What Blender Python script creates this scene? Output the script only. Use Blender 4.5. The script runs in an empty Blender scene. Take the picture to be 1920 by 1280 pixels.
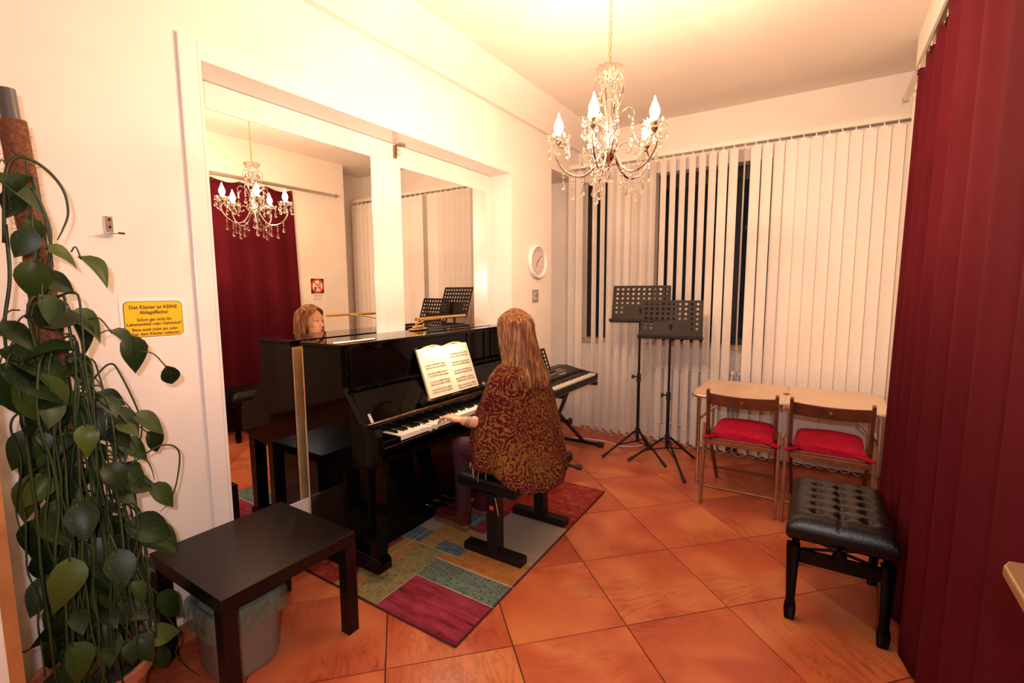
import bpy, bmesh, math, random
from mathutils import Vector, Matrix, noise as mnoise
random.seed(7)
S = bpy.context.scene
C = S.collection
PI = math.pi
rad = math.radians

# ------------------------------------------------------------------ camera
FPX = 895.67
YAW, PITCH, ROLL = 0.5724, 0.1092, -0.0054
CAM = Vector((2.19, 0.0, 1.48))
cam_d = bpy.data.cameras.new('camera'); cam = bpy.data.objects.new('camera', cam_d); C.objects.link(cam)
cam_d.sensor_width = 36.0; cam_d.lens = FPX / 1920 * 36.0; cam_d.clip_start = 0.02
_f = Vector((-math.sin(YAW) * math.cos(PITCH), math.cos(YAW) * math.cos(PITCH), -math.sin(PITCH)))
_r = Vector((math.cos(YAW), math.sin(YAW), 0)); _u = _r.cross(_f)
_r2 = math.cos(ROLL) * _r + math.sin(ROLL) * _u; _u2 = -math.sin(ROLL) * _r + math.cos(ROLL) * _u
cam.matrix_world = Matrix(((_r2.x, _u2.x, -_f.x, CAM.x), (_r2.y, _u2.y, -_f.y, CAM.y), (_r2.z, _u2.z, -_f.z, CAM.z), (0, 0, 0, 1)))
S.camera = cam
S.cycles.max_bounces = 8
S.cycles.transmission_bounces = 8

# ------------------------------------------------------------------ world, flash, exposure
w = bpy.data.worlds.new('world'); S.world = w; w.use_nodes = True
w.node_tree.nodes['Background'].inputs[0].default_value = (0.004, 0.004, 0.004, 1)
w.node_tree.nodes['Background'].inputs[1].default_value = 1.0
fl = bpy.data.lights.new('camera_flash', 'SPOT'); fl.energy = 58; fl.color = (1.0, 0.88, 0.92); fl.shadow_soft_size = 0.03
fl.spot_size = rad(135); fl.spot_blend = 1.0
flo = bpy.data.objects.new('camera_flash', fl); C.objects.link(flo); flo.location = CAM + Vector((0.06, -0.12, 0.15))
FLASH_UP = -3.0
_fd = Vector((-math.sin(YAW) * math.cos(rad(FLASH_UP)), math.cos(YAW) * math.cos(rad(FLASH_UP)), math.sin(rad(FLASH_UP))))
flo.rotation_euler = _fd.to_track_quat('-Z', 'Y').to_euler()
BULB = 14.0           # glow of the bulb envelope
BULB_W = 15.0          # light of each filament
BULB_COL = (1.0, 0.65, 0.395)
S.view_settings.view_transform = 'Standard'
S.view_settings.look = 'None'
S.view_settings.gamma = 1.0
S.view_settings.use_curve_mapping = False
S.view_settings.exposure = 0.95

# ------------------------------------------------------------------ materials
M = {}
def _nt(name):
    m = bpy.data.materials.new(name); m.use_nodes = True
    nt = m.node_tree; b = nt.nodes['Principled BSDF']; M[name] = m
    return m, nt, b
def N(nt, t, **kw):
    n = nt.nodes.new(t)
    for k, v in kw.items():
        if k.startswith('i_'):
            key = k[2:]
            key = int(key) if key.isdigit() else key.replace('_', ' ')
            n.inputs[key].default_value = v
        else: setattr(n, k, v)
    return n
def ramp(nt, src, stops, interp='LINEAR'):
    r = nt.nodes.new('ShaderNodeValToRGB'); r.color_ramp.interpolation = interp
    while len(r.color_ramp.elements) > len(stops): r.color_ramp.elements.remove(r.color_ramp.elements[-1])
    while len(r.color_ramp.elements) < len(stops): r.color_ramp.elements.new(1)
    for e, (p, c) in zip(r.color_ramp.elements, stops): e.position = p; e.color = (*c, 1) if len(c) == 3 else c
    nt.links.new(src, r.inputs[0]); return r
def mat(name, col, rough=0.5, metal=0.0, var=0.0, vscale=8.0, bump=0.0, bscale=60.0, spec=0.5, coat=0.0, emit=None, estr=0, sheen=0.0):
    m, nt, b = _nt(name)
    b.inputs['Base Color'].default_value = (*col, 1); b.inputs['Roughness'].default_value = rough
    b.inputs['Metallic'].default_value = metal; b.inputs['Specular IOR Level'].default_value = spec
    b.inputs['Coat Weight'].default_value = coat; b.inputs['Coat Roughness'].default_value = 0.03
    if sheen: b.inputs['Sheen Weight'].default_value = sheen
    tc = None
    if var or bump: tc = N(nt, 'ShaderNodeTexCoord')
    if var:
        n = N(nt, 'ShaderNodeTexNoise', i_Scale=vscale, i_Detail=4.0); nt.links.new(tc.outputs['Object'], n.inputs['Vector'])
        lo = tuple(c * (1 - var) for c in col); hi = tuple(min(1, c * (1 + var)) for c in col)
        r = ramp(nt, n.outputs['Fac'], [(0.3, lo), (0.7, hi)]); nt.links.new(r.outputs[0], b.inputs['Base Color'])
    if bump:
        n2 = N(nt, 'ShaderNodeTexNoise', i_Scale=bscale, i_Detail=3.0); nt.links.new(tc.outputs['Object'], n2.inputs['Vector'])
        bp = N(nt, 'ShaderNodeBump', i_Strength=bump, i_Distance=0.004); nt.links.new(n2.outputs['Fac'], bp.inputs['Height'])
        nt.links.new(bp.outputs[0], b.inputs['Normal'])
    if emit: b.inputs['Emission Color'].default_value = (*emit, 1); b.inputs['Emission Strength'].default_value = estr
    return m
mat('plaster', (0.82, 0.75, 0.69), 0.75, var=0.03, vscale=3, bump=0.12, bscale=140)
mat('ceiling_paint', (0.80, 0.72, 0.65), 0.8, var=0.03, vscale=2, bump=0.08, bscale=120)
mat('white_lacquer', (0.84, 0.78, 0.73), 0.22, var=0.02, coat=0.25)
mat('white_plastic', (0.82, 0.80, 0.78), 0.35, var=0.03)
mat('white_paint', (0.80, 0.78, 0.76), 0.4, var=0.04)
mat('mirror', (0.90, 0.88, 0.84), 0.004, 1.0)
mat('grout', (0.05, 0.036, 0.025), 0.9, var=0.2, vscale=30)
mat('piano_black', (0.0025, 0.002, 0.002), 0.03, spec=0.16)
mat('piano_inner', (0.006, 0.004, 0.004), 0.12)
mat('black_metal', (0.007, 0.006, 0.006), 0.4, spec=0.3, var=0.2, bump=0.02, bscale=300)
mat('black_rubber', (0.010, 0.010, 0.010), 0.6, var=0.2)
mat('stand_black', (0.016, 0.009, 0.007), 0.5, spec=0.2, var=0.1, bump=0.03, bscale=400)
mat('black_brown', (0.006, 0.0032, 0.0028), 0.30, spec=0.28, var=0.35, vscale=25, bump=0.03, bscale=180)
mat('black_leather', (0.006, 0.005, 0.005), 0.32, spec=0.35, var=0.3, bump=0.18, bscale=160)
mat('chrome', (0.85, 0.84, 0.82), 0.07, 1.0)
mat('satin_metal', (0.55, 0.52, 0.48), 0.3, 1.0, var=0.08)
mat('alu', (0.72, 0.71, 0.70), 0.22, 1.0, var=0.05)
mat('brass', (0.80, 0.52, 0.17), 0.18, 1.0, var=0.08)
mat('bronze_latch', (0.30, 0.20, 0.10), 0.35, 1.0, var=0.2)
mat('ivory_key', (0.86, 0.82, 0.72), 0.22, var=0.03)
mat('ebony_key', (0.006, 0.006, 0.006), 0.2)
mat('hinge_brass', (0.20, 0.11, 0.06), 0.3, 0.9, var=0.4, vscale=40)
mat('spruce', (0.60, 0.33, 0.13), 0.55, var=0.12, vscale=12)
mat('back_cloth', (0.50, 0.38, 0.20), 0.9, var=0.08, vscale=6, bump=0.1, bscale=200)
mat('blind_fabric', (0.82, 0.75, 0.70), 0.72, var=0.03, vscale=20, bump=0.10, bscale=260)
mat('rail_white', (0.78, 0.72, 0.64), 0.4, var=0.03)
mat('window_frame', (0.022, 0.012, 0.008), 0.35, var=0.3, vscale=20)
mat('sill_stone', (0.48, 0.36, 0.27), 0.35, var=0.15, vscale=30)
mat('radiator_white', (0.78, 0.76, 0.73), 0.3, var=0.05)
mat('chair_wood', (0.13, 0.036, 0.016), 0.35, var=0.3, vscale=18, bump=0.04, bscale=90)
mat('chair_wood_light', (0.23, 0.078, 0.028), 0.35, var=0.25, vscale=18, bump=0.04, bscale=90)
mat('red_cushion', (0.46, 0.006, 0.040), 0.85, var=0.12, vscale=40, bump=0.15, bscale=300, spec=0.2)
mat('beige_laminate', (0.72, 0.53, 0.37), 0.35, var=0.05, vscale=6)
mat('yellow_sign', (0.95, 0.52, 0.02), 0.35)
mat('print_black', (0.03, 0.022, 0.015), 0.5)
mat('print_red', (0.72, 0.03, 0.04), 0.45)
mat('paper', (0.86, 0.82, 0.74), 0.6)
mat('page', (0.92, 0.86, 0.66), 0.65, var=0.02)
mat('page_edge', (0.55, 0.33, 0.10), 0.7)
mat('print_grey', (0.22, 0.18, 0.14), 0.6)
mat('red_tag', (0.85, 0.02, 0.02), 0.4)
mat('skin', (0.72, 0.36, 0.22), 0.45, var=0.06, vscale=20)
mat('nail', (0.80, 0.48, 0.36), 0.25)
mat('lip', (0.60, 0.20, 0.16), 0.4)
mat('eye_dark', (0.03, 0.02, 0.015), 0.15)
mat('eye_white', (0.80, 0.76, 0.72), 0.2)
mat('leggings', (0.045, 0.008, 0.018), 0.75, var=0.15, vscale=80, bump=0.08, bscale=500)
mat('oxblood', (0.07, 0.008, 0.012), 0.16, var=0.25, vscale=20, coat=0.5)
mat('boot_sole', (0.14, 0.065, 0.025), 0.5, var=0.25)
mat('terracotta', (0.46, 0.17, 0.08), 0.8, var=0.15, vscale=15)
mat('soil', (0.03, 0.02, 0.012), 0.95, var=0.4, vscale=50, bump=0.5, bscale=80)
mat('stem_green', (0.028, 0.048, 0.013), 0.5, var=0.35, vscale=12)
mat('pvc_grey', (0.085, 0.085, 0.085), 0.4, var=0.1)
mat('wood_edge', (0.42, 0.18, 0.06), 0.5, var=0.2, vscale=14)
mat('bin_grey', (0.20, 0.185, 0.17), 0.35, var=0.1)
mat('cable_white', (0.75, 0.72, 0.68), 0.4)
mat('thread', (0.55, 0.40, 0.18), 0.8)
mat('clock_face', (0.72, 0.62, 0.57), 0.5)
mat('clock_print', (0.10, 0.07, 0.06), 0.5)
mat('skirting_tile', (0.40, 0.12, 0.05), 0.35, var=0.25, vscale=9)
mat('grey_plate', (0.34, 0.29, 0.25), 0.3, 0.7)
mat('door_beige', (0.62, 0.52, 0.42), 0.4, var=0.04)
mat('handle_bronze', (0.40, 0.25, 0.13), 0.4, 0.6)
mat('grommet', (0.15, 0.10, 0.06), 0.35, 0.8)

def curtain_mat():
    m, nt, b = _nt('curtain_red')
    tc = N(nt, 'ShaderNodeTexCoord'); n = N(nt, 'ShaderNodeTexNoise', i_Scale=220.0, i_Detail=2.0)
    nt.links.new(tc.outputs['Object'], n.inputs['Vector'])
    r = ramp(nt, n.outputs['Fac'], [(0.3, (0.062, 0.0024, 0.0070)), (0.7, (0.084, 0.0040, 0.0105))])
    nt.links.new(r.outputs[0], b.inputs['Base Color']); b.inputs['Roughness'].default_value = 0.85
    b.inputs['Specular IOR Level'].default_value = 0.1
    bp = N(nt, 'ShaderNodeBump', i_Strength=0.1, i_Distance=0.002); nt.links.new(n.outputs['Fac'], bp.inputs['Height']); nt.links.new(bp.outputs[0], b.inputs['Normal'])
curtain_mat()
def tile_mat():
    m, nt, b = _nt('floor_tile')
    tc = N(nt, 'ShaderNodeTexCoord'); oi = N(nt, 'ShaderNodeObjectInfo')
    mul = N(nt, 'ShaderNodeVectorMath', operation='SCALE'); mul.inputs[0].default_value = (37.0, 61.0, 13.0); nt.links.new(oi.outputs['Random'], mul.inputs['Scale'])
    add = N(nt, 'ShaderNodeVectorMath', operation='ADD'); nt.links.new(tc.outputs['Object'], add.inputs[0]); nt.links.new(mul.outputs[0], add.inputs[1])
    rot = N(nt, 'ShaderNodeVectorRotate', rotation_type='Z_AXIS'); nt.links.new(add.outputs[0], rot.inputs['Vector'])
    am = N(nt, 'ShaderNodeMath', operation='MULTIPLY'); am.inputs[1].default_value = 29.0; nt.links.new(oi.outputs['Random'], am.inputs[0])
    fl_ = N(nt, 'ShaderNodeMath', operation='FLOOR'); nt.links.new(am.outputs[0], fl_.inputs[0])
    a2 = N(nt, 'ShaderNodeMath', operation='MULTIPLY'); a2.inputs[1].default_value = PI / 2; nt.links.new(fl_.outputs[0], a2.inputs[0]); nt.links.new(a2.outputs[0], rot.inputs['Angle'])
    st = N(nt, 'ShaderNodeVectorMath', operation='MULTIPLY'); st.inputs[1].default_value = (1.0, 4.2, 1.0); nt.links.new(rot.outputs[0], st.inputs[0])
    big = N(nt, 'ShaderNodeTexNoise', i_Scale=2.6, i_Detail=2.0, i_Distortion=0.8); nt.links.new(rot.outputs[0], big.inputs['Vector'])
    r1 = ramp(nt, big.outputs['Fac'], [(0.28, (0.40, 0.075, 0.034)), (0.46, (0.50, 0.115, 0.048)), (0.58, (0.57, 0.160, 0.062)), (0.74, (0.62, 0.225, 0.080))])
    vein = N(nt, 'ShaderNodeTexNoise', i_Scale=3.4, i_Detail=7.0, i_Roughness=0.62, i_Distortion=1.3); nt.links.new(st.outputs[0], vein.inputs['Vector'])
    r2 = ramp(nt, vein.outputs['Fac'], [(0.44, (1, 1, 1)), (0.485, (0.72, 0.68, 0.66)), (0.50, (0.45, 0.40, 0.38)), (0.515, (0.80, 0.76, 0.74)), (0.56, (1, 1, 1))])
    mask = N(nt, 'ShaderNodeTexNoise', i_Scale=1.7, i_Detail=1.0); nt.links.new(add.outputs[0], mask.inputs['Vector'])
    r3 = ramp(nt, mask.outputs['Fac'], [(0.46, (0.05, 0.05, 0.05)), (0.66, (0.75, 0.75, 0.75))])
    mx = N(nt, 'ShaderNodeMixRGB', blend_type='MULTIPLY'); nt.links.new(r3.outputs[0], mx.inputs[0]); nt.links.new(r1.outputs[0], mx.inputs[1]); nt.links.new(r2.outputs[0], mx.inputs[2])
    nt.links.new(mx.outputs[0], b.inputs['Base Color'])
    b.inputs['Roughness'].default_value = 0.30; b.inputs['Specular IOR Level'].default_value = 0.35
    bp = N(nt, 'ShaderNodeBump', i_Strength=0.06, i_Distance=0.002); nt.links.new(vein.outputs['Fac'], bp.inputs['Height']); nt.links.new(bp.outputs[0], b.inputs['Normal'])
tile_mat()
def crystal_mat(name, tint, fac):
    m = bpy.data.materials.new(name); m.use_nodes = True; nt = m.node_tree; nt.nodes.clear(); M[name] = m
    o = N(nt, 'ShaderNodeOutputMaterial'); g = N(nt, 'ShaderNodeBsdfGlass', i_Roughness=0.02, i_IOR=1.5); t = N(nt, 'ShaderNodeBsdfTransparent')
    g.inputs['Color'].default_value = (*tint, 1); t.inputs['Color'].default_value = (*tint, 1)
    mx = N(nt, 'ShaderNodeMixShader'); mx.inputs[0].default_value = fac
    nt.links.new(t.outputs[0], mx.inputs[1]); nt.links.new(g.outputs[0], mx.inputs[2]); nt.links.new(mx.outputs[0], o.inputs[0])
crystal_mat('crystal', (1.0, 0.98, 0.95), 0.75)
crystal_mat('window_glass', (0.95, 0.97, 0.97), 0.15); crystal_mat('clear_glass', (0.98, 0.98, 0.98), 0.05)
def bag_mat():
    m = bpy.data.materials.new('bag_film'); m.use_nodes = True; nt = m.node_tree; nt.nodes.clear(); M['bag_film'] = m
    o = N(nt, 'ShaderNodeOutputMaterial'); t = N(nt, 'ShaderNodeBsdfTransparent'); t.inputs[0].default_value = (0.72, 0.84, 0.74, 1)
    d = N(nt, 'ShaderNodeBsdfPrincipled'); d.inputs['Base Color'].default_value = (0.20, 0.27, 0.20, 1); d.inputs['Roughness'].default_value = 0.18
    tc = N(nt, 'ShaderNodeTexCoord'); n = N(nt, 'ShaderNodeTexNoise', i_Scale=26.0, i_Detail=3.0, i_Distortion=1.5); nt.links.new(tc.outputs['Object'], n.inputs['Vector'])
    bp = N(nt, 'ShaderNodeBump', i_Strength=0.9, i_Distance=0.01); nt.links.new(n.outputs['Fac'], bp.inputs['Height']); nt.links.new(bp.outputs[0], d.inputs['Normal'])
    r = ramp(nt, n.outputs['Fac'], [(0.3, (0.25, 0.25, 0.25)), (0.7, (0.60, 0.60, 0.60))])
    mx = N(nt, 'ShaderNodeMixShader'); nt.links.new(r.outputs[0], mx.inputs[0]); nt.links.new(t.outputs[0], mx.inputs[1]); nt.links.new(d.outputs[0], mx.inputs[2]); nt.links.new(mx.outputs[0], o.inputs[0])
bag_mat()
def bulb_mat():
    m = bpy.data.materials.new('bulb'); m.use_nodes = True; nt = m.node_tree; nt.nodes.clear(); M['bulb'] = m
    o = N(nt, 'ShaderNodeOutputMaterial'); e = N(nt, 'ShaderNodeEmission'); e.inputs[0].default_value = (*BULB_COL, 1); e.inputs[1].default_value = BULB
    t = N(nt, 'ShaderNodeBsdfTransparent'); ad = N(nt, 'ShaderNodeAddShader'); nt.links.new(e.outputs[0], ad.inputs[0]); nt.links.new(t.outputs[0], ad.inputs[1]); nt.links.new(ad.outputs[0], o.inputs[0])
bulb_mat()
def leaf_mat():
    m, nt, b = _nt('leaf')
    tc = N(nt, 'ShaderNodeTexCoord'); oi = N(nt, 'ShaderNodeObjectInfo')
    n = N(nt, 'ShaderNodeTexNoise', i_Scale=22.0, i_Detail=3.0, i_Distortion=0.6); nt.links.new(tc.outputs['Object'], n.inputs['Vector'])
    r1 = ramp(nt, oi.outputs['Random'], [(0.0, (0.007, 0.018, 0.006)), (0.5, (0.014, 0.034, 0.008)), (0.85, (0.034, 0.064, 0.012)), (1.0, (0.075, 0.105, 0.018))])
    r2 = ramp(nt, n.outputs['Fac'], [(0.66, (0, 0, 0)), (0.74, (0.7, 0.7, 0.7))])
    mx = N(nt, 'ShaderNodeMixRGB'); mx.inputs[2].default_value = (0.38, 0.36, 0.05, 1); nt.links.new(r2.outputs[0], mx.inputs[0]); nt.links.new(r1.outputs[0], mx.inputs[1])
    nt.links.new(mx.outputs[0], b.inputs['Base Color']); b.inputs['Roughness'].default_value = 0.42; b.inputs['Specular IOR Level'].default_value = 0.25
leaf_mat()
def coir_mat():
    m, nt, b = _nt('coir')
    tc = N(nt, 'ShaderNodeTexCoord'); mp = N(nt, 'ShaderNodeVectorMath', operation='MULTIPLY'); mp.inputs[1].default_value = (1, 1, 1.0); nt.links.new(tc.outputs['Object'], mp.inputs[0])
    n = N(nt, 'ShaderNodeTexNoise', i_Scale=95.0, i_Detail=6.0, i_Roughness=0.7, i_Distortion=1.0); nt.links.new(mp.outputs[0], n.inputs['Vector'])
    r = ramp(nt, n.outputs['Fac'], [(0.3, (0.10, 0.035, 0.018)), (0.5, (0.24, 0.090, 0.042)), (0.7, (0.42, 0.19, 0.09))])
    nt.links.new(r.outputs[0], b.inputs['Base Color']); b.inputs['Roughness'].default_value = 0.95
    bp = N(nt, 'ShaderNodeBump', i_Strength=0.9, i_Distance=0.01); nt.links.new(n.outputs['Fac'], bp.inputs['Height']); nt.links.new(bp.outputs[0], b.inputs['Normal'])
coir_mat()
def hair_mat():
    m, nt, b = _nt('hair')
    oi = N(nt, 'ShaderNodeTexCoord'); mp = N(nt, 'ShaderNodeVectorMath', operation='MULTIPLY'); mp.inputs[1].default_value = (1, 1, 0.10); nt.links.new(oi.outputs['Object'], mp.inputs[0])
    n = N(nt, 'ShaderNodeTexNoise', i_Scale=70.0, i_Detail=4.0); nt.links.new(mp.outputs[0], n.inputs['Vector'])
    r = ramp(nt, n.outputs['Fac'], [(0.34, (0.11, 0.034, 0.011)), (0.5, (0.25, 0.090, 0.028)), (0.66, (0.55, 0.28, 0.10))])
    nt.links.new(r.outputs[0], b.inputs['Base Color']); b.inputs['Roughness'].default_value = 0.36; b.inputs['Specular IOR Level'].default_value = 0.4
hair_mat()
def shawl_mat():
    m, nt, b = _nt('paisley')
    tc = N(nt, 'ShaderNodeTexCoord')
    d = N(nt, 'ShaderNodeTexNoise', i_Scale=6.0, i_Detail=2.0); nt.links.new(tc.outputs['Object'], d.inputs['Vector'])
    ds = N(nt, 'ShaderNodeVectorMath', operation='SCALE'); ds.inputs['Scale'].default_value = 0.11; nt.links.new(d.outputs['Color'], ds.inputs[0])
    ad = N(nt, 'ShaderNodeVectorMath', operation='ADD'); nt.links.new(tc.outputs['Object'], ad.inputs[0]); nt.links.new(ds.outputs[0], ad.inputs[1])
    v = N(nt, 'ShaderNodeTexVoronoi', i_Scale=11.0); nt.links.new(ad.outputs[0], v.inputs['Vector'])
    mu = N(nt, 'ShaderNodeMath', operation='MULTIPLY'); mu.inputs[1].default_value = 34.0; nt.links.new(v.outputs['Distance'], mu.inputs[0])
    si = N(nt, 'ShaderNodeMath', operation='SINE'); nt.links.new(mu.outputs[0], si.inputs[0])
    v2 = N(nt, 'ShaderNodeTexVoronoi', i_Scale=85.0); nt.links.new(ad.outputs[0], v2.inputs['Vector'])
    n3 = N(nt, 'ShaderNodeTexNoise', i_Scale=170.0, i_Detail=3.0); nt.links.new(tc.outputs['Object'], n3.inputs['Vector'])
    s1 = N(nt, 'ShaderNodeMath', operation='MULTIPLY_ADD'); s1.inputs[1].default_value = 0.13; s1.inputs[2].default_value = 0.135; nt.links.new(si.outputs[0], s1.inputs[0])
    s2 = N(nt, 'ShaderNodeMath', operation='MULTIPLY_ADD'); s2.inputs[1].default_value = 0.60; nt.links.new(v2.outputs['Distance'], s2.inputs[0]); nt.links.new(s1.outputs[0], s2.inputs[2])
    s3 = N(nt, 'ShaderNodeMath', operation='MULTIPLY_ADD'); s3.inputs[1].default_value = 0.45; nt.links.new(n3.outputs['Fac'], s3.inputs[0]); nt.links.new(s2.outputs[0], s3.inputs[2])
    big = N(nt, 'ShaderNodeTexNoise', i_Scale=3.0, i_Detail=1.0); nt.links.new(tc.outputs['Object'], big.inputs['Vector'])
    s4 = N(nt, 'ShaderNodeMath', operation='MULTIPLY_ADD'); s4.inputs[1].default_value = 0.50; nt.links.new(big.outputs['Fac'], s4.inputs[0]); nt.links.new(s3.outputs[0], s4.inputs[2])
    r = ramp(nt, s4.outputs[0], [(0.74, (0.060, 0.003, 0.007)), (0.93, (0.100, 0.008, 0.010)), (0.985, (0.150, 0.045, 0.010)), (1.0, (0.190, 0.105, 0.018))])
    nt.links.new(r.outputs[0], b.inputs['Base Color']); b.inputs['Roughness'].default_value = 0.9; b.inputs['Specular IOR Level'].default_value = 0.15
    bp = N(nt, 'ShaderNodeBump', i_Strength=0.25, i_Distance=0.003); nt.links.new(s3.outputs[0], bp.inputs['Height']); nt.links.new(bp.outputs[0], b.inputs['Normal'])
shawl_mat()
def rug_mat(name, cols, scale=(9, 30), speck=None):
    m, nt, b = _nt(name)
    tc = N(nt, 'ShaderNodeTexCoord'); mp = N(nt, 'ShaderNodeVectorMath', operation='MULTIPLY'); mp.inputs[1].default_value = (scale[0], scale[1], 5.0); nt.links.new(tc.outputs['Object'], mp.inputs[0])
    n = N(nt, 'ShaderNodeTexNoise', i_Scale=1.0, i_Detail=8.0, i_Roughness=0.7); nt.links.new(mp.outputs[0], n.inputs['Vector'])
    k = len(cols); r = ramp(nt, n.outputs['Fac'], [(0.30 + 0.40 * i / max(1, k - 1), c) for i, c in enumerate(cols)])
    out = r.outputs[0]
    if speck:
        n2 = N(nt, 'ShaderNodeTexNoise', i_Scale=75.0, i_Detail=4.0); nt.links.new(tc.outputs['Object'], n2.inputs['Vector'])
        r2 = ramp(nt, n2.outputs['Fac'], [(0.56, (0, 0, 0)), (0.66, (1, 1, 1))])
        mx = N(nt, 'ShaderNodeMixRGB'); mx.inputs[2].default_value = (*speck, 1); nt.links.new(r2.outputs[0], mx.inputs[0]); nt.links.new(out, mx.inputs[1]); out = mx.outputs[0]
    nt.links.new(out, b.inputs['Base Color']); b.inputs['Roughness'].default_value = 0.95; b.inputs['Specular IOR Level'].default_value = 0.1
    n3 = N(nt, 'ShaderNodeTexNoise', i_Scale=420.0, i_Detail=2.0); nt.links.new(tc.outputs['Object'], n3.inputs['Vector'])
    bp = N(nt, 'ShaderNodeBump', i_Strength=0.5, i_Distance=0.003); nt.links.new(n3.outputs['Fac'], bp.inputs['Height']); nt.links.new(bp.outputs[0], b.inputs['Normal'])
    return m
RUGM = [rug_mat('rug_edge', [(0.05, 0.02, 0.02), (0.10, 0.03, 0.03)]),
        rug_mat('rug_magenta', [(0.022, 0.010, 0.014), (0.16, 0.018, 0.03), (0.25, 0.028, 0.055), (0.29, 0.045, 0.075), (0.36, 0.10, 0.035)], (4, 22)),
        rug_mat('rug_teal', [(0.045, 0.055, 0.045), (0.10, 0.15, 0.12), (0.14, 0.21, 0.19), (0.24, 0.22, 0.11)], (10, 60), (0.05, 0.05, 0.045)),
        rug_mat('rug_orange', [(0.20, 0.12, 0.05), (0.36, 0.145, 0.04), (0.44, 0.19, 0.05), (0.34, 0.21, 0.08)], (14, 24)),
        rug_mat('rug_grey', [(0.20, 0.17, 0.12), (0.31, 0.27, 0.21), (0.34, 0.30, 0.24), (0.36, 0.25, 0.13), (0.33, 0.31, 0.28)], (8, 14)),
        rug_mat('rug_red', [(0.17, 0.010, 0.018), (0.25, 0.018, 0.026), (0.30, 0.055, 0.03), (0.34, 0.17, 0.05)], (16, 22)),
        rug_mat('rug_green', [(0.13, 0.12, 0.06), (0.22, 0.19, 0.085), (0.27, 0.24, 0.11), (0.28, 0.19, 0.065)], (14, 20), (0.10, 0.10, 0.06)),
        rug_mat('rug_ochre', [(0.22, 0.13, 0.04), (0.32, 0.20, 0.055), (0.36, 0.24, 0.08), (0.25, 0.21, 0.12)], (14, 24)),
        rug_mat('rug_blue', [(0.08, 0.11, 0.12), (0.10, 0.18, 0.20), (0.17, 0.25, 0.20)], (9, 20), (0.04, 0.04, 0.06)),
        rug_mat('rug_wine', [(0.14, 0.012, 0.025), (0.22, 0.03, 0.05), (0.25, 0.06, 0.09)], (9, 14)),
        rug_mat('rug_line', [(0.42, 0.38, 0.30), (0.55, 0.50, 0.42)], (20, 20))]

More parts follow.
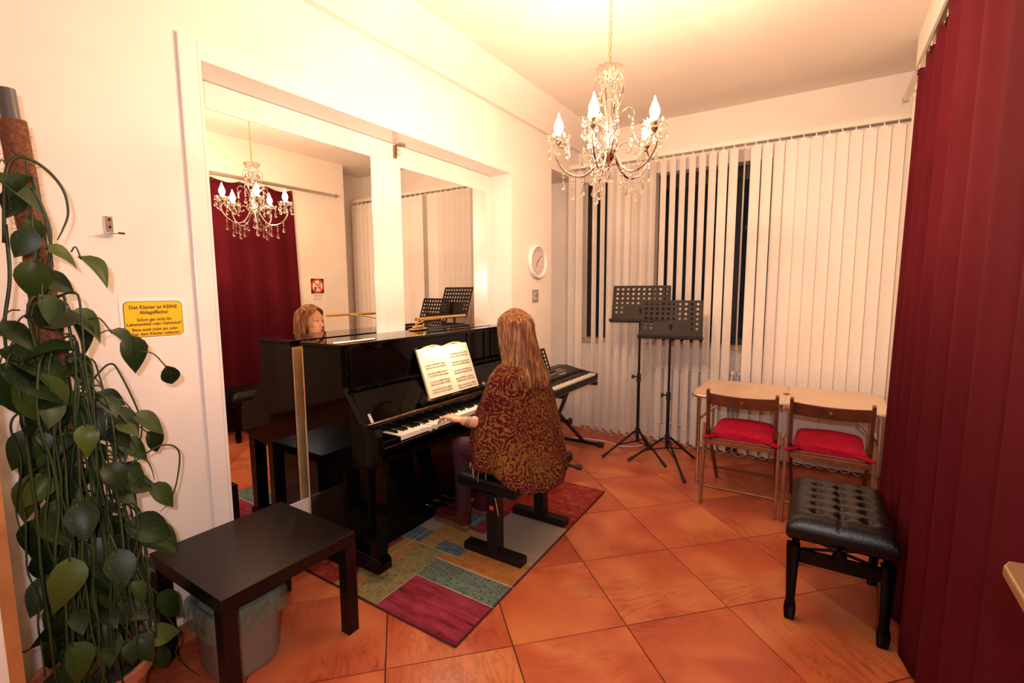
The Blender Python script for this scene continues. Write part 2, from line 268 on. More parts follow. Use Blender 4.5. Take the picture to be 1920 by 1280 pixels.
# ------------------------------------------------------------------ mesh builder
def V(*a): return Vector(a)
class MB:
    def __init__(s): s.v = []; s.f = []; s.mi = []; s.cur = 0
    def add(s, vs, fs, mi=None):
        o = len(s.v); s.v += [Vector(x) for x in vs]; s.f += [tuple(i + o for i in f) for f in fs]; s.mi += [s.cur if mi is None else mi] * len(fs); return s
    def box(s, c, d, M_=None):
        x, y, z = d[0] / 2, d[1] / 2, d[2] / 2; c = Vector(c)
        p = [V(-x, -y, -z), V(x, -y, -z), V(x, y, -z), V(-x, y, -z), V(-x, -y, z), V(x, -y, z), V(x, y, z), V(-x, y, z)]
        if M_ is not None: p = [M_ @ q for q in p]
        return s.add([c + q for q in p], [(0, 3, 2, 1), (4, 5, 6, 7), (0, 1, 5, 4), (1, 2, 6, 5), (2, 3, 7, 6), (3, 0, 4, 7)])
    def span(s, a, b):
        return s.box([(p + q) / 2 for p, q in zip(a, b)], [abs(q - p) for p, q in zip(a, b)])
    def cyl(s, p0, p1, r0, r1=None, n=12, caps=True):
        r1 = r0 if r1 is None else r1; p0 = Vector(p0); p1 = Vector(p1); d = (p1 - p0).normalized()
        a = d.orthogonal().normalized(); b = d.cross(a); vs = []
        for p, r in ((p0, r0), (p1, r1)):
            for i in range(n):
                t = 2 * PI * i / n; vs.append(p + r * (math.cos(t) * a + math.sin(t) * b))
        fs = [(i, (i + 1) % n, n + (i + 1) % n, n + i) for i in range(n)]
        if caps: fs += [tuple(range(n - 1, -1, -1)), tuple(range(n, 2 * n))]
        return s.add(vs, fs)
    def tube(s, pts, r, n=8, caps=True, closed=False):
        pts = [Vector(p) for p in pts]; k = len(pts); rr = r if isinstance(r, (list, tuple)) else [r] * k
        prev = None; vs = []
        for i, p in enumerate(pts):
            if closed: t = (pts[(i + 1) % k] - pts[i - 1])
            else: t = pts[min(i + 1, k - 1)] - pts[max(i - 1, 0)]
            if t.length < 1e-9: t = V(0, 0, 1)
            t.normalize()
            if prev is None: a = t.orthogonal().normalized()
            else:
                a = prev - t * prev.dot(t)
                a = a.normalized() if a.length > 1e-6 else t.orthogonal().normalized()
            prev = a; b = t.cross(a)
            for j in range(n):
                q = 2 * PI * j / n; vs.append(p + rr[i] * (math.cos(q) * a + math.sin(q) * b))
        fs = []
        for i in range(k if closed else k - 1):
            i2 = (i + 1) % k
            for j in range(n): fs.append((i * n + j, i * n + (j + 1) % n, i2 * n + (j + 1) % n, i2 * n + j))
        if caps and not closed: fs += [tuple(range(n - 1, -1, -1)), tuple((k - 1) * n + j for j in range(n))]
        return s.add(vs, fs)
    def lathe(s, prof, c=(0, 0, 0), n=24, axis=None, wob=None):
        c = Vector(c); vs = []; k = len(prof)
        for i, (r, z) in enumerate(prof):
            for j in range(n):
                t = 2 * PI * j / n; q = r * (wob(i, j) if wob else 1)
                p = V(q * math.cos(t), q * math.sin(t), z)
                if axis is not None: p = axis @ p
                vs.append(c + p)
        fs = []
        for i in range(k - 1):
            for j in range(n): fs.append((i * n + j, i * n + (j + 1) % n, (i + 1) * n + (j + 1) % n, (i + 1) * n + j))
        if prof[0][0] > 1e-6: fs.append(tuple(range(n - 1, -1, -1)))
        if prof[-1][0] > 1e-6: fs.append(tuple((k - 1) * n + j for j in range(n)))
        return s.add(vs, fs)
    def ell(s, c, r, M_=None, n=16, m=10):
        c = Vector(c); vs = [V(0, 0, -r[2])]; fs = []
        for i in range(1, m):
            a = -PI / 2 + PI * i / m
            for j in range(n):
                t = 2 * PI * j / n; vs.append(V(r[0] * math.cos(a) * math.cos(t), r[1] * math.cos(a) * math.sin(t), r[2] * math.sin(a)))
        vs.append(V(0, 0, r[2])); L = len(vs) - 1
        for j in range(n): fs.append((0, 1 + (j + 1) % n, 1 + j))
        for i in range(m - 2):
            for j in range(n): fs.append((1 + i * n + j, 1 + i * n + (j + 1) % n, 1 + (i + 1) * n + (j + 1) % n, 1 + (i + 1) * n + j))
        for j in range(n): fs.append((1 + (m - 2) * n + j, 1 + (m - 2) * n + (j + 1) % n, L))
        if M_ is not None: vs = [M_ @ q for q in vs]
        return s.add([c + q for q in vs], fs)
    def caps(s, p0, r0, p1, r1, n=14):   # tapered capsule
        s.cyl(p0, p1, r0, r1, n); s.ell(p0, (r0,) * 3, n=n, m=8); s.ell(p1, (r1,) * 3, n=n, m=8); return s
    def prism(s, poly, a0, a1, axis='y'):  # poly of (u,v) extruded along axis
        n = len(poly)
        def P(u, v, a): return {'y': V(u, a, v), 'x': V(a, u, v), 'z': V(u, v, a)}[axis]
        vs = [P(u, v, a0) for u, v in poly] + [P(u, v, a1) for u, v in poly]
        fs = [(i, (i + 1) % n, n + (i + 1) % n, n + i) for i in range(n)] + [tuple(range(n - 1, -1, -1)), tuple(range(n, 2 * n))]
        return s.add(vs, fs)
    def mesh(s, name, mats, smooth=False, off=None, fixn=True):
        me = bpy.data.meshes.new(name); vs = s.v if off is None else [v - Vector(off) for v in s.v]
        me.from_pydata([tuple(v) for v in vs], [], s.f)
        for m in (mats if isinstance(mats, (list, tuple)) else [mats]): me.materials.append(M[m] if isinstance(m, str) else m)
        me.polygons.foreach_set('material_index', s.mi)
        if smooth: me.polygons.foreach_set('use_smooth', [True] * len(s.f))
        if fixn:
            bm = bmesh.new(); bm.from_mesh(me); bmesh.ops.recalc_face_normals(bm, faces=bm.faces[:]); bm.to_mesh(me); bm.free()
        me.update(); return me
    def build(s, name, mats, parent=None, smooth=False, off=None, bevel=0.0, seg=2, auto=None):
        me = s.mesh(name, mats, smooth, off)
        o = bpy.data.objects.new(name, me); C.objects.link(o)
        if parent is not None: o.parent = parent
        if bevel:
            b = o.modifiers.new('bevel', 'BEVEL'); b.width = bevel; b.segments = seg; b.limit_method = 'ANGLE'; b.angle_limit = rad(40)
        if auto:
            try: me.set_sharp_from_angle(angle=rad(auto))
            except Exception: pass
        return o
def tag(o, label=None, cat=None, group=None, kind=None):
    if label: o['label'] = label
    if cat: o['category'] = cat
    if group: o['group'] = group
    if kind: o['kind'] = kind
    return o
def thing(name, label, cat, loc=(0, 0, 0), rz=0.0, group=None):
    o = bpy.data.objects.new(name, None); C.objects.link(o); o.location = loc; o.rotation_euler = (0, 0, rz); o.empty_display_size = 0.1
    return tag(o, label, cat, group)
def struct(o): o['kind'] = 'structure'; return o
def inst(name, me, parent, loc=(0, 0, 0), rot=(0, 0, 0), scale=(1, 1, 1)):
    o = bpy.data.objects.new(name, me); C.objects.link(o); o.parent = parent; o.location = loc; o.rotation_euler = rot; o.scale = scale; return o
def text(name, body, size, m, parent, mw, align='CENTER', extrude=0.0003, bold=0.0):
    cu = bpy.data.curves.new(name, 'FONT'); cu.body = body; cu.size = size; cu.align_x = align; cu.align_y = 'CENTER'; cu.extrude = extrude; cu.resolution_u = 2; cu.offset = bold * size
    t = bpy.data.objects.new(name, cu); C.objects.link(t)
    dg = bpy.context.evaluated_depsgraph_get(); me = bpy.data.meshes.new_from_object(t.evaluated_get(dg))
    bpy.data.objects.remove(t); me.materials.clear(); me.materials.append(M[m]); me.transform(mw)
    o = bpy.data.objects.new(name, me); C.objects.link(o); o.parent = parent; return o
def bake(o):   # freeze modifiers of an object into its mesh
    dg = bpy.context.evaluated_depsgraph_get(); me = bpy.data.meshes.new_from_object(o.evaluated_get(dg)); o.modifiers.clear(); old = o.data; o.data = me; bpy.data.meshes.remove(old); return o
def remesh(o, vox, smooth=6, fac=0.5):
    r = o.modifiers.new('r', 'REMESH'); r.mode = 'VOXEL'; r.voxel_size = vox; r.use_smooth_shade = True
    if smooth: q = o.modifiers.new('s', 'SMOOTH'); q.iterations = smooth; q.factor = fac
    return bake(o)
def lerp(a, b, t): return a + (b - a) * t
def interp(tab, t):
    for (t0, a), (t1, b) in zip(tab, tab[1:]):
        if t <= t1:
            k = (t - t0) / (t1 - t0); return [lerp(p, q, k) for p, q in zip(a, b)]
    return list(tab[-1][1])
def catmull(pts, n):
    pts = [Vector(p) for p in pts]; P = [2 * pts[0] - pts[1]] + pts + [2 * pts[-1] - pts[-2]]; out = []
    for i in range(1, len(P) - 2):
        for k in range(n):
            t = k / n; a, b, c, d = P[i - 1], P[i], P[i + 1], P[i + 2]
            out.append(0.5 * ((2 * b) + (c - a) * t + (2 * a - 5 * b + 4 * c - d) * t * t + (3 * b - a - 3 * c + d) * t ** 3))
    out.append(pts[-1]); return out

# ================================================================== ROOM
ZC = 3.05; XR = 2.62; YB = 4.70; YF = -1.30; YAL = 4.10; AX0, AX1 = -0.45, 3.02
DY0, DY1, DZ = 1.037, 3.39, 2.425; XM = -0.185
# floor: grout bed with separate tiles
m = MB(); m.span((AX0 - 0.3, YF - 0.2, -0.16), (AX1 + 0.3, YB + 0.3, -0.010)); floor = struct(m.build('floor', 'grout'))
ts, ta, t0x, t0y = 0.5154, 0.8039, 0.832, 1.177
ua, ub = V(math.cos(ta), math.sin(ta), 0), V(-math.sin(ta), math.cos(ta), 0)
def clip(poly, x0, x1, y0, y1):
    for ax, lim, sg in ((0, x0, 1), (0, x1, -1), (1, y0, 1), (1, y1, -1)):
        out = []
        for i in range(len(poly)):
            a, b = poly[i - 1], poly[i]; ia = (a[ax] - lim) * sg >= 0; ib = (b[ax] - lim) * sg >= 0
            if ia != ib:
                k = (lim - a[ax]) / (b[ax] - a[ax]); out.append(a.lerp(b, k))
            if ib: out.append(b)
        poly = out
        if not poly: return []
    return poly
h = ts / 2 - 0.0028
full = MB(); full.prism([(-h, -h), (h, -h), (h, h), (-h, h)], -0.010, 0.0, 'z'); full_me = full.mesh('tile', 'floor_tile')
for i in range(-12, 14):
    for j in range(-12, 14):
        c = V(t0x, t0y, 0) + ua * ts * (i + 0.5) + ub * ts * (j + 0.5)
        cor = [c + ua * h * a + ub * h * b for a, b in ((-1, -1), (1, -1), (1, 1), (-1, 1))]
        p = clip(cor, AX0, AX1, YF, YB)
        if len(p) < 3: continue
        if c.y < 4.0 and (max(q.x for q in cor) < 0.0 and (c.y < 1.0 or c.y > 3.45)): continue
        if c.y < 4.0 and min(q.x for q in cor) > XR: continue
        if all((q - r_).length < 1e-6 for q, r_ in zip(p, cor)) and len(p) == 4:
            inst('tile', full_me, floor, c, (0, 0, ta))
        else:
            t = MB(); t.prism([((q - c).dot(ua), (q - c).dot(ub)) for q in p], -0.010, 0.0, 'z'); inst('tile', t.mesh('tile', 'floor_tile'), floor, c, (0, 0, ta))
# ceiling and the sloped cove along the left wall
m = MB(); m.span((AX0 - 0.2, YF - 0.2, ZC), (AX1 + 0.2, YB + 0.2, ZC + 0.12)); struct(m.build('ceiling', 'ceiling_paint'))
m = MB(); ny = 40
prof = [(0.0, 2.875), (0.045, 2.872), (0.055, 2.885), (0.232, ZC), (0.0, ZC)]
vs = []
for k in range(ny + 1):
    y = lerp(YF, YB, k / ny)
    for q, (x, z) in enumerate(prof):
        jz = 0.004 * mnoise.noise(V(y * 2.3, 0, 0)) if q in (1, 2) else 0
        vs.append(V(x + 0.001, y, z + jz))
n5 = len(prof); fs = [(k * n5 + q, k * n5 + (q + 1) % n5, (k + 1) * n5 + (q + 1) % n5, (k + 1) * n5 + q) for k in range(ny) for q in range(n5)] + [tuple(range(n5)), tuple(ny * n5 + q for q in range(n5))]
m.add(vs, fs); struct(m.build('trim_1', 'plaster'))
# left wall with the sliding door recess and the window alcove
m = MB()
m.span((-0.5, YF - 0.12, 0), (0, DY0, ZC)); m.span((-0.5, DY0, DZ), (0, DY1, ZC)); m.span((-0.5, DY1, 0), (0, YAL, ZC))
m.span((-0.5, DY0, 0), (XM - 0.045, DY1, DZ)); m.span((AX0 - 0.12, YAL, 2.60), (0, YB, ZC)); m.span((AX0 - 0.12, YAL, 0), (AX0, YB, 2.60))
struct(m.build('wall_left', 'plaster'))
m = MB(); m.span((XR, YF - 0.12, 0), (XR + 0.45, YAL, ZC)); m.span((AX1, YAL, 0), (AX1 + 0.12, YB, ZC)); struct(m.build('wall_right', 'plaster'))
m = MB(); m.span((-0.5, YF - 0.12, 0), (XR + 0.45, YF, ZC)); struct(m.build('wall_front', 'plaster'))
WIN = [(0.045, 0.32), (0.80, 2.22)]; WZ0, WZ1 = 0.95, 2.57
m = MB(); xs = [AX0 - 0.12, WIN[0][0], WIN[0][1], WIN[1][0], WIN[1][1], AX1 + 0.12]
for a, b in ((0, 1), (2, 3), (4, 5)): m.span((xs[a], YB, 0), (xs[b], YB + 0.22, ZC))
for a, b in WIN: m.span((a, YB, 0), (b, YB + 0.22, WZ0)); m.span((a, YB, WZ1), (b, YB + 0.22, ZC))
struct(m.build('wall_back', 'plaster'))
for i, (a, b) in enumerate(WIN):
    root = bpy.data.objects.new('window_%d' % (i + 1), None); C.objects.link(root); root.location = (a, YB + 0.17, WZ0); struct(root)
    W_, H_ = b - a, WZ1 - WZ0; fw = 0.065
    def fr(x0, x1, z0, z1): q = MB(); q.span((x0, -0.03, z0), (x1, 0.03, z1)); q.build('frame_bar', 'window_frame', root, bevel=0.004)
    fr(0.001, W_ - 0.001, 0.001, fw); fr(0.001, W_ - 0.001, H_ - 0.13, H_ - 0.001); fr(0.001, fw, fw, H_ - 0.13); fr(W_ - fw, W_ - 0.001, fw, H_ - 0.13)
    if W_ > 1: fr(W_ / 2 - 0.05, W_ / 2 + 0.05, fw, H_ - 0.13)
    sec = [(fw, W_ / 2 - 0.05), (W_ / 2 + 0.05, W_ - fw)] if W_ > 1 else [(fw, W_ - fw)]
    for x0, x1 in sec: q = MB(); q.span((x0, -0.003, fw), (x1, 0.003, H_ - 0.13)); q.build('pane', 'window_glass', root)
    q = MB(); q.span((-0.04 if i else 0.0, -0.225, -0.022), (W_ + (0.04 if i else 0.0), -0.172, 0.0)); q.span((0.001, -0.18, 0.0), (W_ - 0.001, -0.031, 0.012)); q.build('sill', 'sill_stone', root, bevel=0.003)
# skirting tiles
def skirt(name, run):
    root = bpy.data.objects.new(name, None); C.objects.link(root); struct(root); me = None
    for (a, b, n) in run:
        a = Vector(a); b = Vector(b); L = (b - a).length; d = (b - a) / L; nn = Vector(n); k = max(1, round(L / 0.33)); w_ = L / k
        for q in range(k):
            c = a + d * (q + 0.5) * w_ + nn * 0.0055; t = MB(); X = d * (w_ / 2 - 0.0015); T = nn * 0.0045
            vs = [c + sx * X + st * T + V(0, 0, z) for z in (0.001, 0.083) for sx, st in ((-1, -1), (1, -1), (1, 1), (-1, 1))]
            t.add(vs, [(0, 3, 2, 1), (4, 5, 6, 7), (0, 1, 5, 4), (1, 2, 6, 5), (2, 3, 7, 6), (3, 0, 4, 7)]); t.build('skirting_tile', 'skirting_tile', root)
skirt('baseboard_left', [((0, YF, 0), (0, 0.955, 0), (1, 0, 0)), ((0, 3.445, 0), (0, YAL, 0), (1, 0, 0))])
skirt('baseboard_right', [((XR, YF, 0), (XR, YAL, 0), (-1, 0, 0))])
m = MB(); m.span((AX0, YB - 0.008, 0), (AX1, YB, 0.11)); struct(m.build('baseboard_back', 'white_paint', bevel=0.002))
# door casing and reveal
m = MB(); cw = 0.07
m.span((0.0005, DY0 - cw, 0), (0.012, DY0, DZ + cw)); m.span((0.0005, DY1, 0), (0.012, DY1 + cw, DZ + cw)); m.span((0.0005, DY0, DZ), (0.012, DY1, DZ + cw))
struct(m.build('trim_2', 'white_lacquer', bevel=0.003))
m = MB(); m.span((XM - 0.04, DY0, 0), (0.012, DY0 + 0.012, DZ)); m.span((XM - 0.04, DY1 - 0.012, 0), (0.012, DY1, DZ)); m.span((XM - 0.04, DY0 + 0.012, DZ - 0.01), (0.012, DY1 - 0.012, DZ))
struct(m.build('trim_3', 'white_lacquer'))
# mirrored sliding leaves
def leaf(name, y0, y1, gy0, gy1, gz0, gz1):
    root = bpy.data.objects.new(name, None); C.objects.link(root); root.location = (XM, y0, 0); struct(root)
    def part(n, a, b, mt, bev=0.002): q = MB(); q.span((a[0], a[1] - y0, a[2]), (b[0], b[1] - y0, b[2])); return q.build(n, mt, root, bevel=bev)
    x0, x1 = -0.03, 0.004
    part('stile', (x0, y0, 0.004), (x1, gy0, DZ - 0.012), 'white_lacquer'); part('stile', (x0, gy1, 0.004), (x1, y1, DZ - 0.012), 'white_lacquer')
    part('rail', (x0, gy0, gz1), (x1, gy1, DZ - 0.012), 'white_lacquer'); part('rail', (x0, gy0, 0.004), (x1, gy1, gz0), 'white_lacquer')
    part('mirror_pane', (-0.02, gy0, gz0), (0.0, gy1, gz1), 'mirror', 0)
    return root
leaf('door_1', DY0 + 0.0125, 2.181, 1.105, 2.090, 0.316, 2.295)
d2 = leaf('door_2', 2.182, DY1 - 0.0125, 2.336, 3.304, 0.316, 2.278)
q = MB(); q.span((0.005, 0.092, 2.325), (0.018, 0.116, 2.405)); lt = q.build('latch', 'bronze_latch', d2, bevel=0.002)
q = MB(); q.span((0.018, 0.098, 2.345), (0.026, 0.110, 2.395)); q.tube([(0.02, 0.116, 2.385), (0.03, 0.128, 2.375), (0.03, 0.128, 2.350), (0.02, 0.118, 2.342)], 0.002, 6); q.build('latch_lever', 'bronze_latch', lt)
q = MB(); q.cyl((0.02, 0.13, 2.408), (0.05, 0.16, 2.408), 0.006); q.cyl((0.03, 0.125, 2.405), (0.03, 0.125, 2.412), 0.012); q.build('catch', 'bronze_latch', lt)
# open door leaf beside the camera (only its lever shows at the right edge)
d3 = bpy.data.objects.new('door_3', None); C.objects.link(d3); d3.location = (2.506, 0.165, 0); struct(d3)
q = MB(); q.span((0, 0, 0.006), (0.036, 0.83, 2.02)); q.build('door_leaf', 'door_beige', d3, bevel=0.003)
def lever(root):
    q = MB(); pts = [(0.001, 0.690, 1.057), (-0.05, 0.690, 1.057), (-0.058, 0.700, 1.057)]
    q.cyl((0.0, 0.690, 1.057), (-0.006, 0.690, 1.057), 0.026, n=20); q.cyl((-0.004, 0.690, 1.057), (-0.05, 0.690, 1.057), 0.009)
    return q.build('door_handle', 'handle_bronze', root, bevel=0.001)
hd = lever(d3)
q = MB(); q.prism([(-0.068, 0.66), (-0.046, 0.66), (-0.042, 0.790), (-0.020, 0.805), (-0.020, 0.826), (-0.054, 0.820), (-0.064, 0.800)], 1.048, 1.066, 'z'); q.build('lever', 'handle_bronze', hd, bevel=0.003)
q = MB(); q.cyl((-0.030, 0.775, 1.045), (-0.030, 0.775, 1.062), 0.009, n=16); q.build('lever_screw', 'chrome', hd)

# ================================================================== VERTICAL BLIND
YV = 4.50; RZ = 2.685
vb = thing('vertical_blind', 'wide cream vertical blind covering the back windows', 'blind', (0, YV, 0))
m = MB(); m.span((-0.03, -0.022, RZ - 0.022), (2.96, 0.022, RZ + 0.018)); m.span((-0.03, -0.026, RZ + 0.012), (2.96, -0.022, RZ + 0.020)); m.build('head_rail', 'rail_white', vb, bevel=0.002)
for xb in (0.1, 0.75, 1.4, 2.05, 2.7): m = MB(); m.span((xb - 0.02, 0.022, RZ + 0.010), (xb + 0.02, YB - YV - 0.0005, RZ + 0.022)); m.build('rail_bracket', 'rail_white', vb)
def slat_mesh(bow):
    s_ = MB(); n = 6; w_ = 0.089; zt, zb = RZ - 0.055, 0.035; vs = []; fs = []
    for z in (zb, zt):
        for side in (0, 1):
            for k in range(n + 1):
                u = (k / n - 0.5); vs.append(V(u * w_, bow * (1 - 4 * u * u) + side * 0.0012, z))
    L = n + 1
    for k in range(n):
        fs += [(k, k + 1, 2 * L + k + 1, 2 * L + k), (L + k, 3 * L + k, 3 * L + k + 1, L + k + 1), (k, L + k, L + k + 1, k + 1), (2 * L + k, 2 * L + k + 1, 3 * L + k + 1, 3 * L + k)]
    fs += [(0, 2 * L, 3 * L, L), (n, L + n, 3 * L + n, 2 * L + n)]
    s_.add(vs, fs); return s_.mesh('slat', 'blind_fabric')
sm = slat_mesh(0.004)
cm_ = MB(); cm_.span((-0.004, -0.004, RZ - 0.045), (0.004, 0.004, RZ - 0.022)); cm_.span((-0.022, -0.002, RZ - 0.062), (0.022, 0.0025, RZ - 0.045)); cmesh = cm_.mesh('carrier', 'white_plastic')
slats = []
k = -15
while 1.265 + 0.083 * k < 2.93:
    x = 1.265 + 0.083 * k
    if x < 0.15: a = 14
    elif x < 0.22: a = 66
    elif x < 0.62: a = 38
    elif x < 0.80: a = 52
    elif x < 0.86: a = 56
    elif x < 0.92: a = 70
    elif x < 1.30: a = 42
    elif x < 1.37: a = 38
    elif x < 1.45: a = 26
    elif x < 1.55: a = 33
    elif x < 1.65: a = 76
    elif x < 1.90: a = 27
    else: a = 6
    a += random.uniform(-1.2, 1.2)
    o = inst('slat', sm, vb, (x, 0, 0), (0, 0, -rad(a))); slats.append((x, a))
    inst('carrier', cmesh, vb, (x, 0, 0), (0, 0, -rad(a))); k += 1
m = MB()
for (xa, aa), (xb, ab) in zip(slats[2:], slats[3:]):
    for sg in (-1, 1):
        pa = V(xa + sg * 0.04 * math.cos(rad(aa)), -sg * 0.04 * math.sin(rad(aa)), 0.042); pb = V(xb + sg * 0.04 * math.cos(rad(ab)), -sg * 0.04 * math.sin(rad(ab)), 0.042)
        sag = random.uniform(0.022, 0.034)
        m.tube([pa.lerp(pb, t) + V(0, 0, -4 * sag * t * (1 - t)) for t in (0, 0.2, 0.4, 0.6, 0.8, 1)], 0.0016, 5)
m.build('bead_chain', 'cable_white', vb)
# wall batten above the rail
m = MB(); m.span((-0.06, YB - 0.02, RZ + 0.022), (2.99, YB - 0.0003, RZ + 0.075)); struct(m.build('trim_4', 'plaster', bevel=0.002))

# ================================================================== RADIATOR
rd = thing('radiator', 'white ribbed steel radiator below the window behind the blind', 'radiator', (0.86, 4.60, 0))
col = MB()
for z0, z1 in ((0.17, 0.74),):
    col.tube([(0, -0.012, z0 + 0.02), (0, -0.026, z0 + 0.06), (0, -0.026, z1 - 0.06), (0, -0.012, z1 - 0.02)], 0.011, 8)
    col.tube([(0, 0.022, z0 + 0.02), (0, 0.030, z0 + 0.06), (0, 0.030, z1 - 0.06), (0, 0.022, z1 - 0.02)], 0.011, 8)
    col.ell((0, 0, z0 + 0.02), (0.024, 0.034, 0.026)); col.ell((0, 0, z1 - 0.02), (0.024, 0.034, 0.026))
colm = col.mesh('fin', 'radiator_white', True)
for k in range(22): inst('fin', colm, rd, (0.03 + k * 0.048, 0.0, 0))
m = MB(); m.cyl((0.0, 0, 0.19), (1.07, 0, 0.19), 0.013); m.cyl((0.0, 0, 0.72), (1.07, 0, 0.72), 0.013); m.build('header_tube', 'radiator_white', rd, smooth=True, auto=50)
m = MB()
for x in (0.1, 0.95): m.span((x - 0.01, 0.0, 0.40), (x + 0.01, YB - 4.60 - 0.0005, 0.42)); m.span((x - 0.012, -0.012, 0.0), (x + 0.012, 0.012, 0.17))
m.build('bracket', 'radiator_white', rd)

# ================================================================== CURTAIN
CX = 2.562
cu = thing('red_curtain', 'floor-length dark red curtain hanging along the right wall', 'curtain', (CX, 1.9, 0))
y0c, y1c = 1.06, 3.40; ztop, zbot = 2.60, 0.015; nyc, nzc = 230, 26
def fold(y, z):
    t = (y - y0c); hf = 0.55 + 0.45 * (1 - (z / ztop))
    a = 0.022 * math.sin(t * 2 * PI / 0.29 + 0.6 * math.sin(t * 3.1)) + 0.005 * math.sin(t * 2 * PI / 0.128 + 1.3)
    return -a * hf - 0.010 * (1 - z / ztop)
m = MB(); vs = []; fs = []
for side in (0, 1):
    for k in range(nyc + 1):
        y = lerp(y0c, y1c, k / nyc); ph = ((y - y0c) / 0.29) % 1.0; sag = 0.030 * 4 * ph * (1 - ph)
        for q in range(nzc + 1):
            z = lerp(zbot, ztop - sag, q / nzc); yy = y - 0.06 * ((y - 2.0) / 1.4) * (q / nzc) * (1 if y > 2.4 else 0)
            vs.append(V(fold(y, z) + side * 0.002, yy - 1.9, z))
Ls = (nyc + 1) * (nzc + 1)
for side in (0, 1):
    for k in range(nyc):
        for q in range(nzc):
            a = side * Ls + k * (nzc + 1) + q; fs.append((a, a + 1, a + nzc + 2, a + nzc + 1))
for k in range(nyc): a = k * (nzc + 1); fs.append((a, a + nzc + 1, Ls + a + nzc + 1, Ls + a)); b = a + nzc; fs.append((b, Ls + b, Ls + b + nzc + 1, b + nzc + 1))
for q in range(nzc): fs.append((q, Ls + q, Ls + q + 1, q + 1)); a = nyc * (nzc + 1) + q; fs.append((a, a + 1, Ls + a + 1, Ls + a))
m.add(vs, fs); m.build('curtain_cloth', 'curtain_red', cu, smooth=True)
eye = MB(); eye.tube([(-0.004, 0.012 * math.cos(t), 0.012 * math.sin(t)) for t in [2 * PI * i / 12 for i in range(12)]], 0.003, 6, closed=True); eyem = eye.mesh('eyelet', 'grommet', True)
hk = MB(); hk.tube([(0, 0, 0.005), (0, 0.006, 0.02), (0, 0, 0.035), (0, -0.004, 0.028)], 0.002, 5); hkm = hk.mesh('hook', 'chrome', True)
k = 0
while y0c + 0.29 * k < y1c:
    y = y0c + 0.29 * k - 1.9
    yy = y - 0.06 * ((y + 1.9 - 2.0) / 1.4) * (1 if y + 1.9 > 2.4 else 0)
    inst('eyelet', eyem, cu, (fold(y + 1.9, ztop) - 0.003, yy, ztop - 0.022)); inst('hook', hkm, cu, (fold(y + 1.9, ztop), yy, ztop - 0.012)); k += 1
rt = thing('curtain_track', 'grey metal curtain track fixed along the right wall', 'curtain track', (CX + 0.004, 1.9, ztop + 0.02))
m = MB(); m.span((-0.014, -0.88, 0.0), (0.014, 2.02, 0.028)); m.build('track', 'satin_metal', rt, bevel=0.003)
m = MB(); m.span((-0.016, 2.02, -0.002), (0.016, 2.05, 0.030)); m.build('end_cap', 'grey_plate', rt, bevel=0.003)
for y in (-0.8, 0.0, 1.0, 1.9): m = MB(); m.span((0.010, y - 0.012, 0.006), (XR - CX - 0.0045, y + 0.012, 0.022)); m.build('wall_bracket', 'satin_metal', rt)

# ================================================================== PIANO
PY0, PY1 = 1.530, 3.030; PXB = -0.135; PF = 0.170
pn = thing('upright_piano', 'glossy black upright piano pushed into the mirrored door recess', 'piano', (0, PY0, 0))
def pp(name, fn, mt='piano_black', bev=0.004, smooth=False, parent=None):
    q = MB(); fn(q); return q.build(name, mt, parent or pn, off=(0, PY0, 0), bevel=bev, smooth=smooth)
side = [(PXB, 0.012), (PF - 0.01, 0.012), (PF - 0.01, 0.56), (0.385, 0.60), (0.432, 0.625), (0.432, 0.770), (0.405, 0.800), (0.300, 0.815), (PF + 0.015, 0.985), (PF + 0.015, 1.186), (PXB, 1.186)]
pp('side_panel', lambda q: q.prism(side, PY0, PY0 + 0.035)); pp('side_panel', lambda q: q.prism(side, PY1 - 0.035, PY1))
pp('lid', lambda q: q.span((PXB - 0.012, PY0 - 0.012, 1.186), (PF + 0.032, PY1 + 0.012, 1.208)), bev=0.005)
pp('upper_panel', lambda q: q.span((PF - 0.02, PY0 + 0.035, 0.985), (PF, PY1 - 0.035, 1.186)), bev=0.002)
pp('panel_batten', lambda q: q.span((PF, 2.56, 0.99), (PF + 0.006, 2.585, 1.186)), bev=0.002); pp('panel_batten', lambda q: q.span((PF, 2.835, 0.99), (PF + 0.006, 2.86, 1.186)), bev=0.002); pp('panel_batten', lambda q: q.span((PF, PY0 + 0.045, 0.99), (PF + 0.006, PY0 + 0.07, 1.186)), bev=0.002)
pp('music_ledge', lambda q: q.span((PF - 0.02, PY0 + 0.035, 0.968), (PF + 0.055, PY1 - 0.035, 0.985)), bev=0.006)
fb = pp('fallboard', lambda q: q.prism([(0.285, 0.800), (0.300, 0.806), (0.200, 0.968), (0.184, 0.968)], PY0 + 0.037, PY1 - 0.037), bev=0.003)
pp('hinge', lambda q: q.cyl((0.304, PY0 + 0.04, 0.800), (0.304, PY1 - 0.04, 0.800), 0.007, n=10), 'hinge_brass', 0, True, fb)
q = MB(); q.prism([(0.2995, 0.8068), (0.303, 0.8068), (0.278, 0.8472), (0.2745, 0.8472)], PY0 + 0.075, PY0 + 0.090); q.build('sticker', 'white_plastic', fb, off=(0, PY0, 0))
q = MB()
for zz in (0.815, 0.827, 0.839): tt = (zz - 0.806) / 0.162; q.box((0.3035 - 0.1 * tt, PY0 + 0.0825, zz), (0.002, 0.008, 0.006))
q.build('sticker_print', 'print_grey', fb, off=(0, PY0, 0))
pp('name_board', lambda q: q.span((0.268, PY0 + 0.035, 0.735), (0.290, PY1 - 0.035, 0.800)), bev=0.002)
nb = text('name_lettering', 'Ledermann', 0.036, 'hinge_brass', pn, Matrix(((0, 0, 1, 0.2905), (1, 0, 0, 2.42 - PY0), (0, 1, 0, 0.772), (0, 0, 0, 1))))
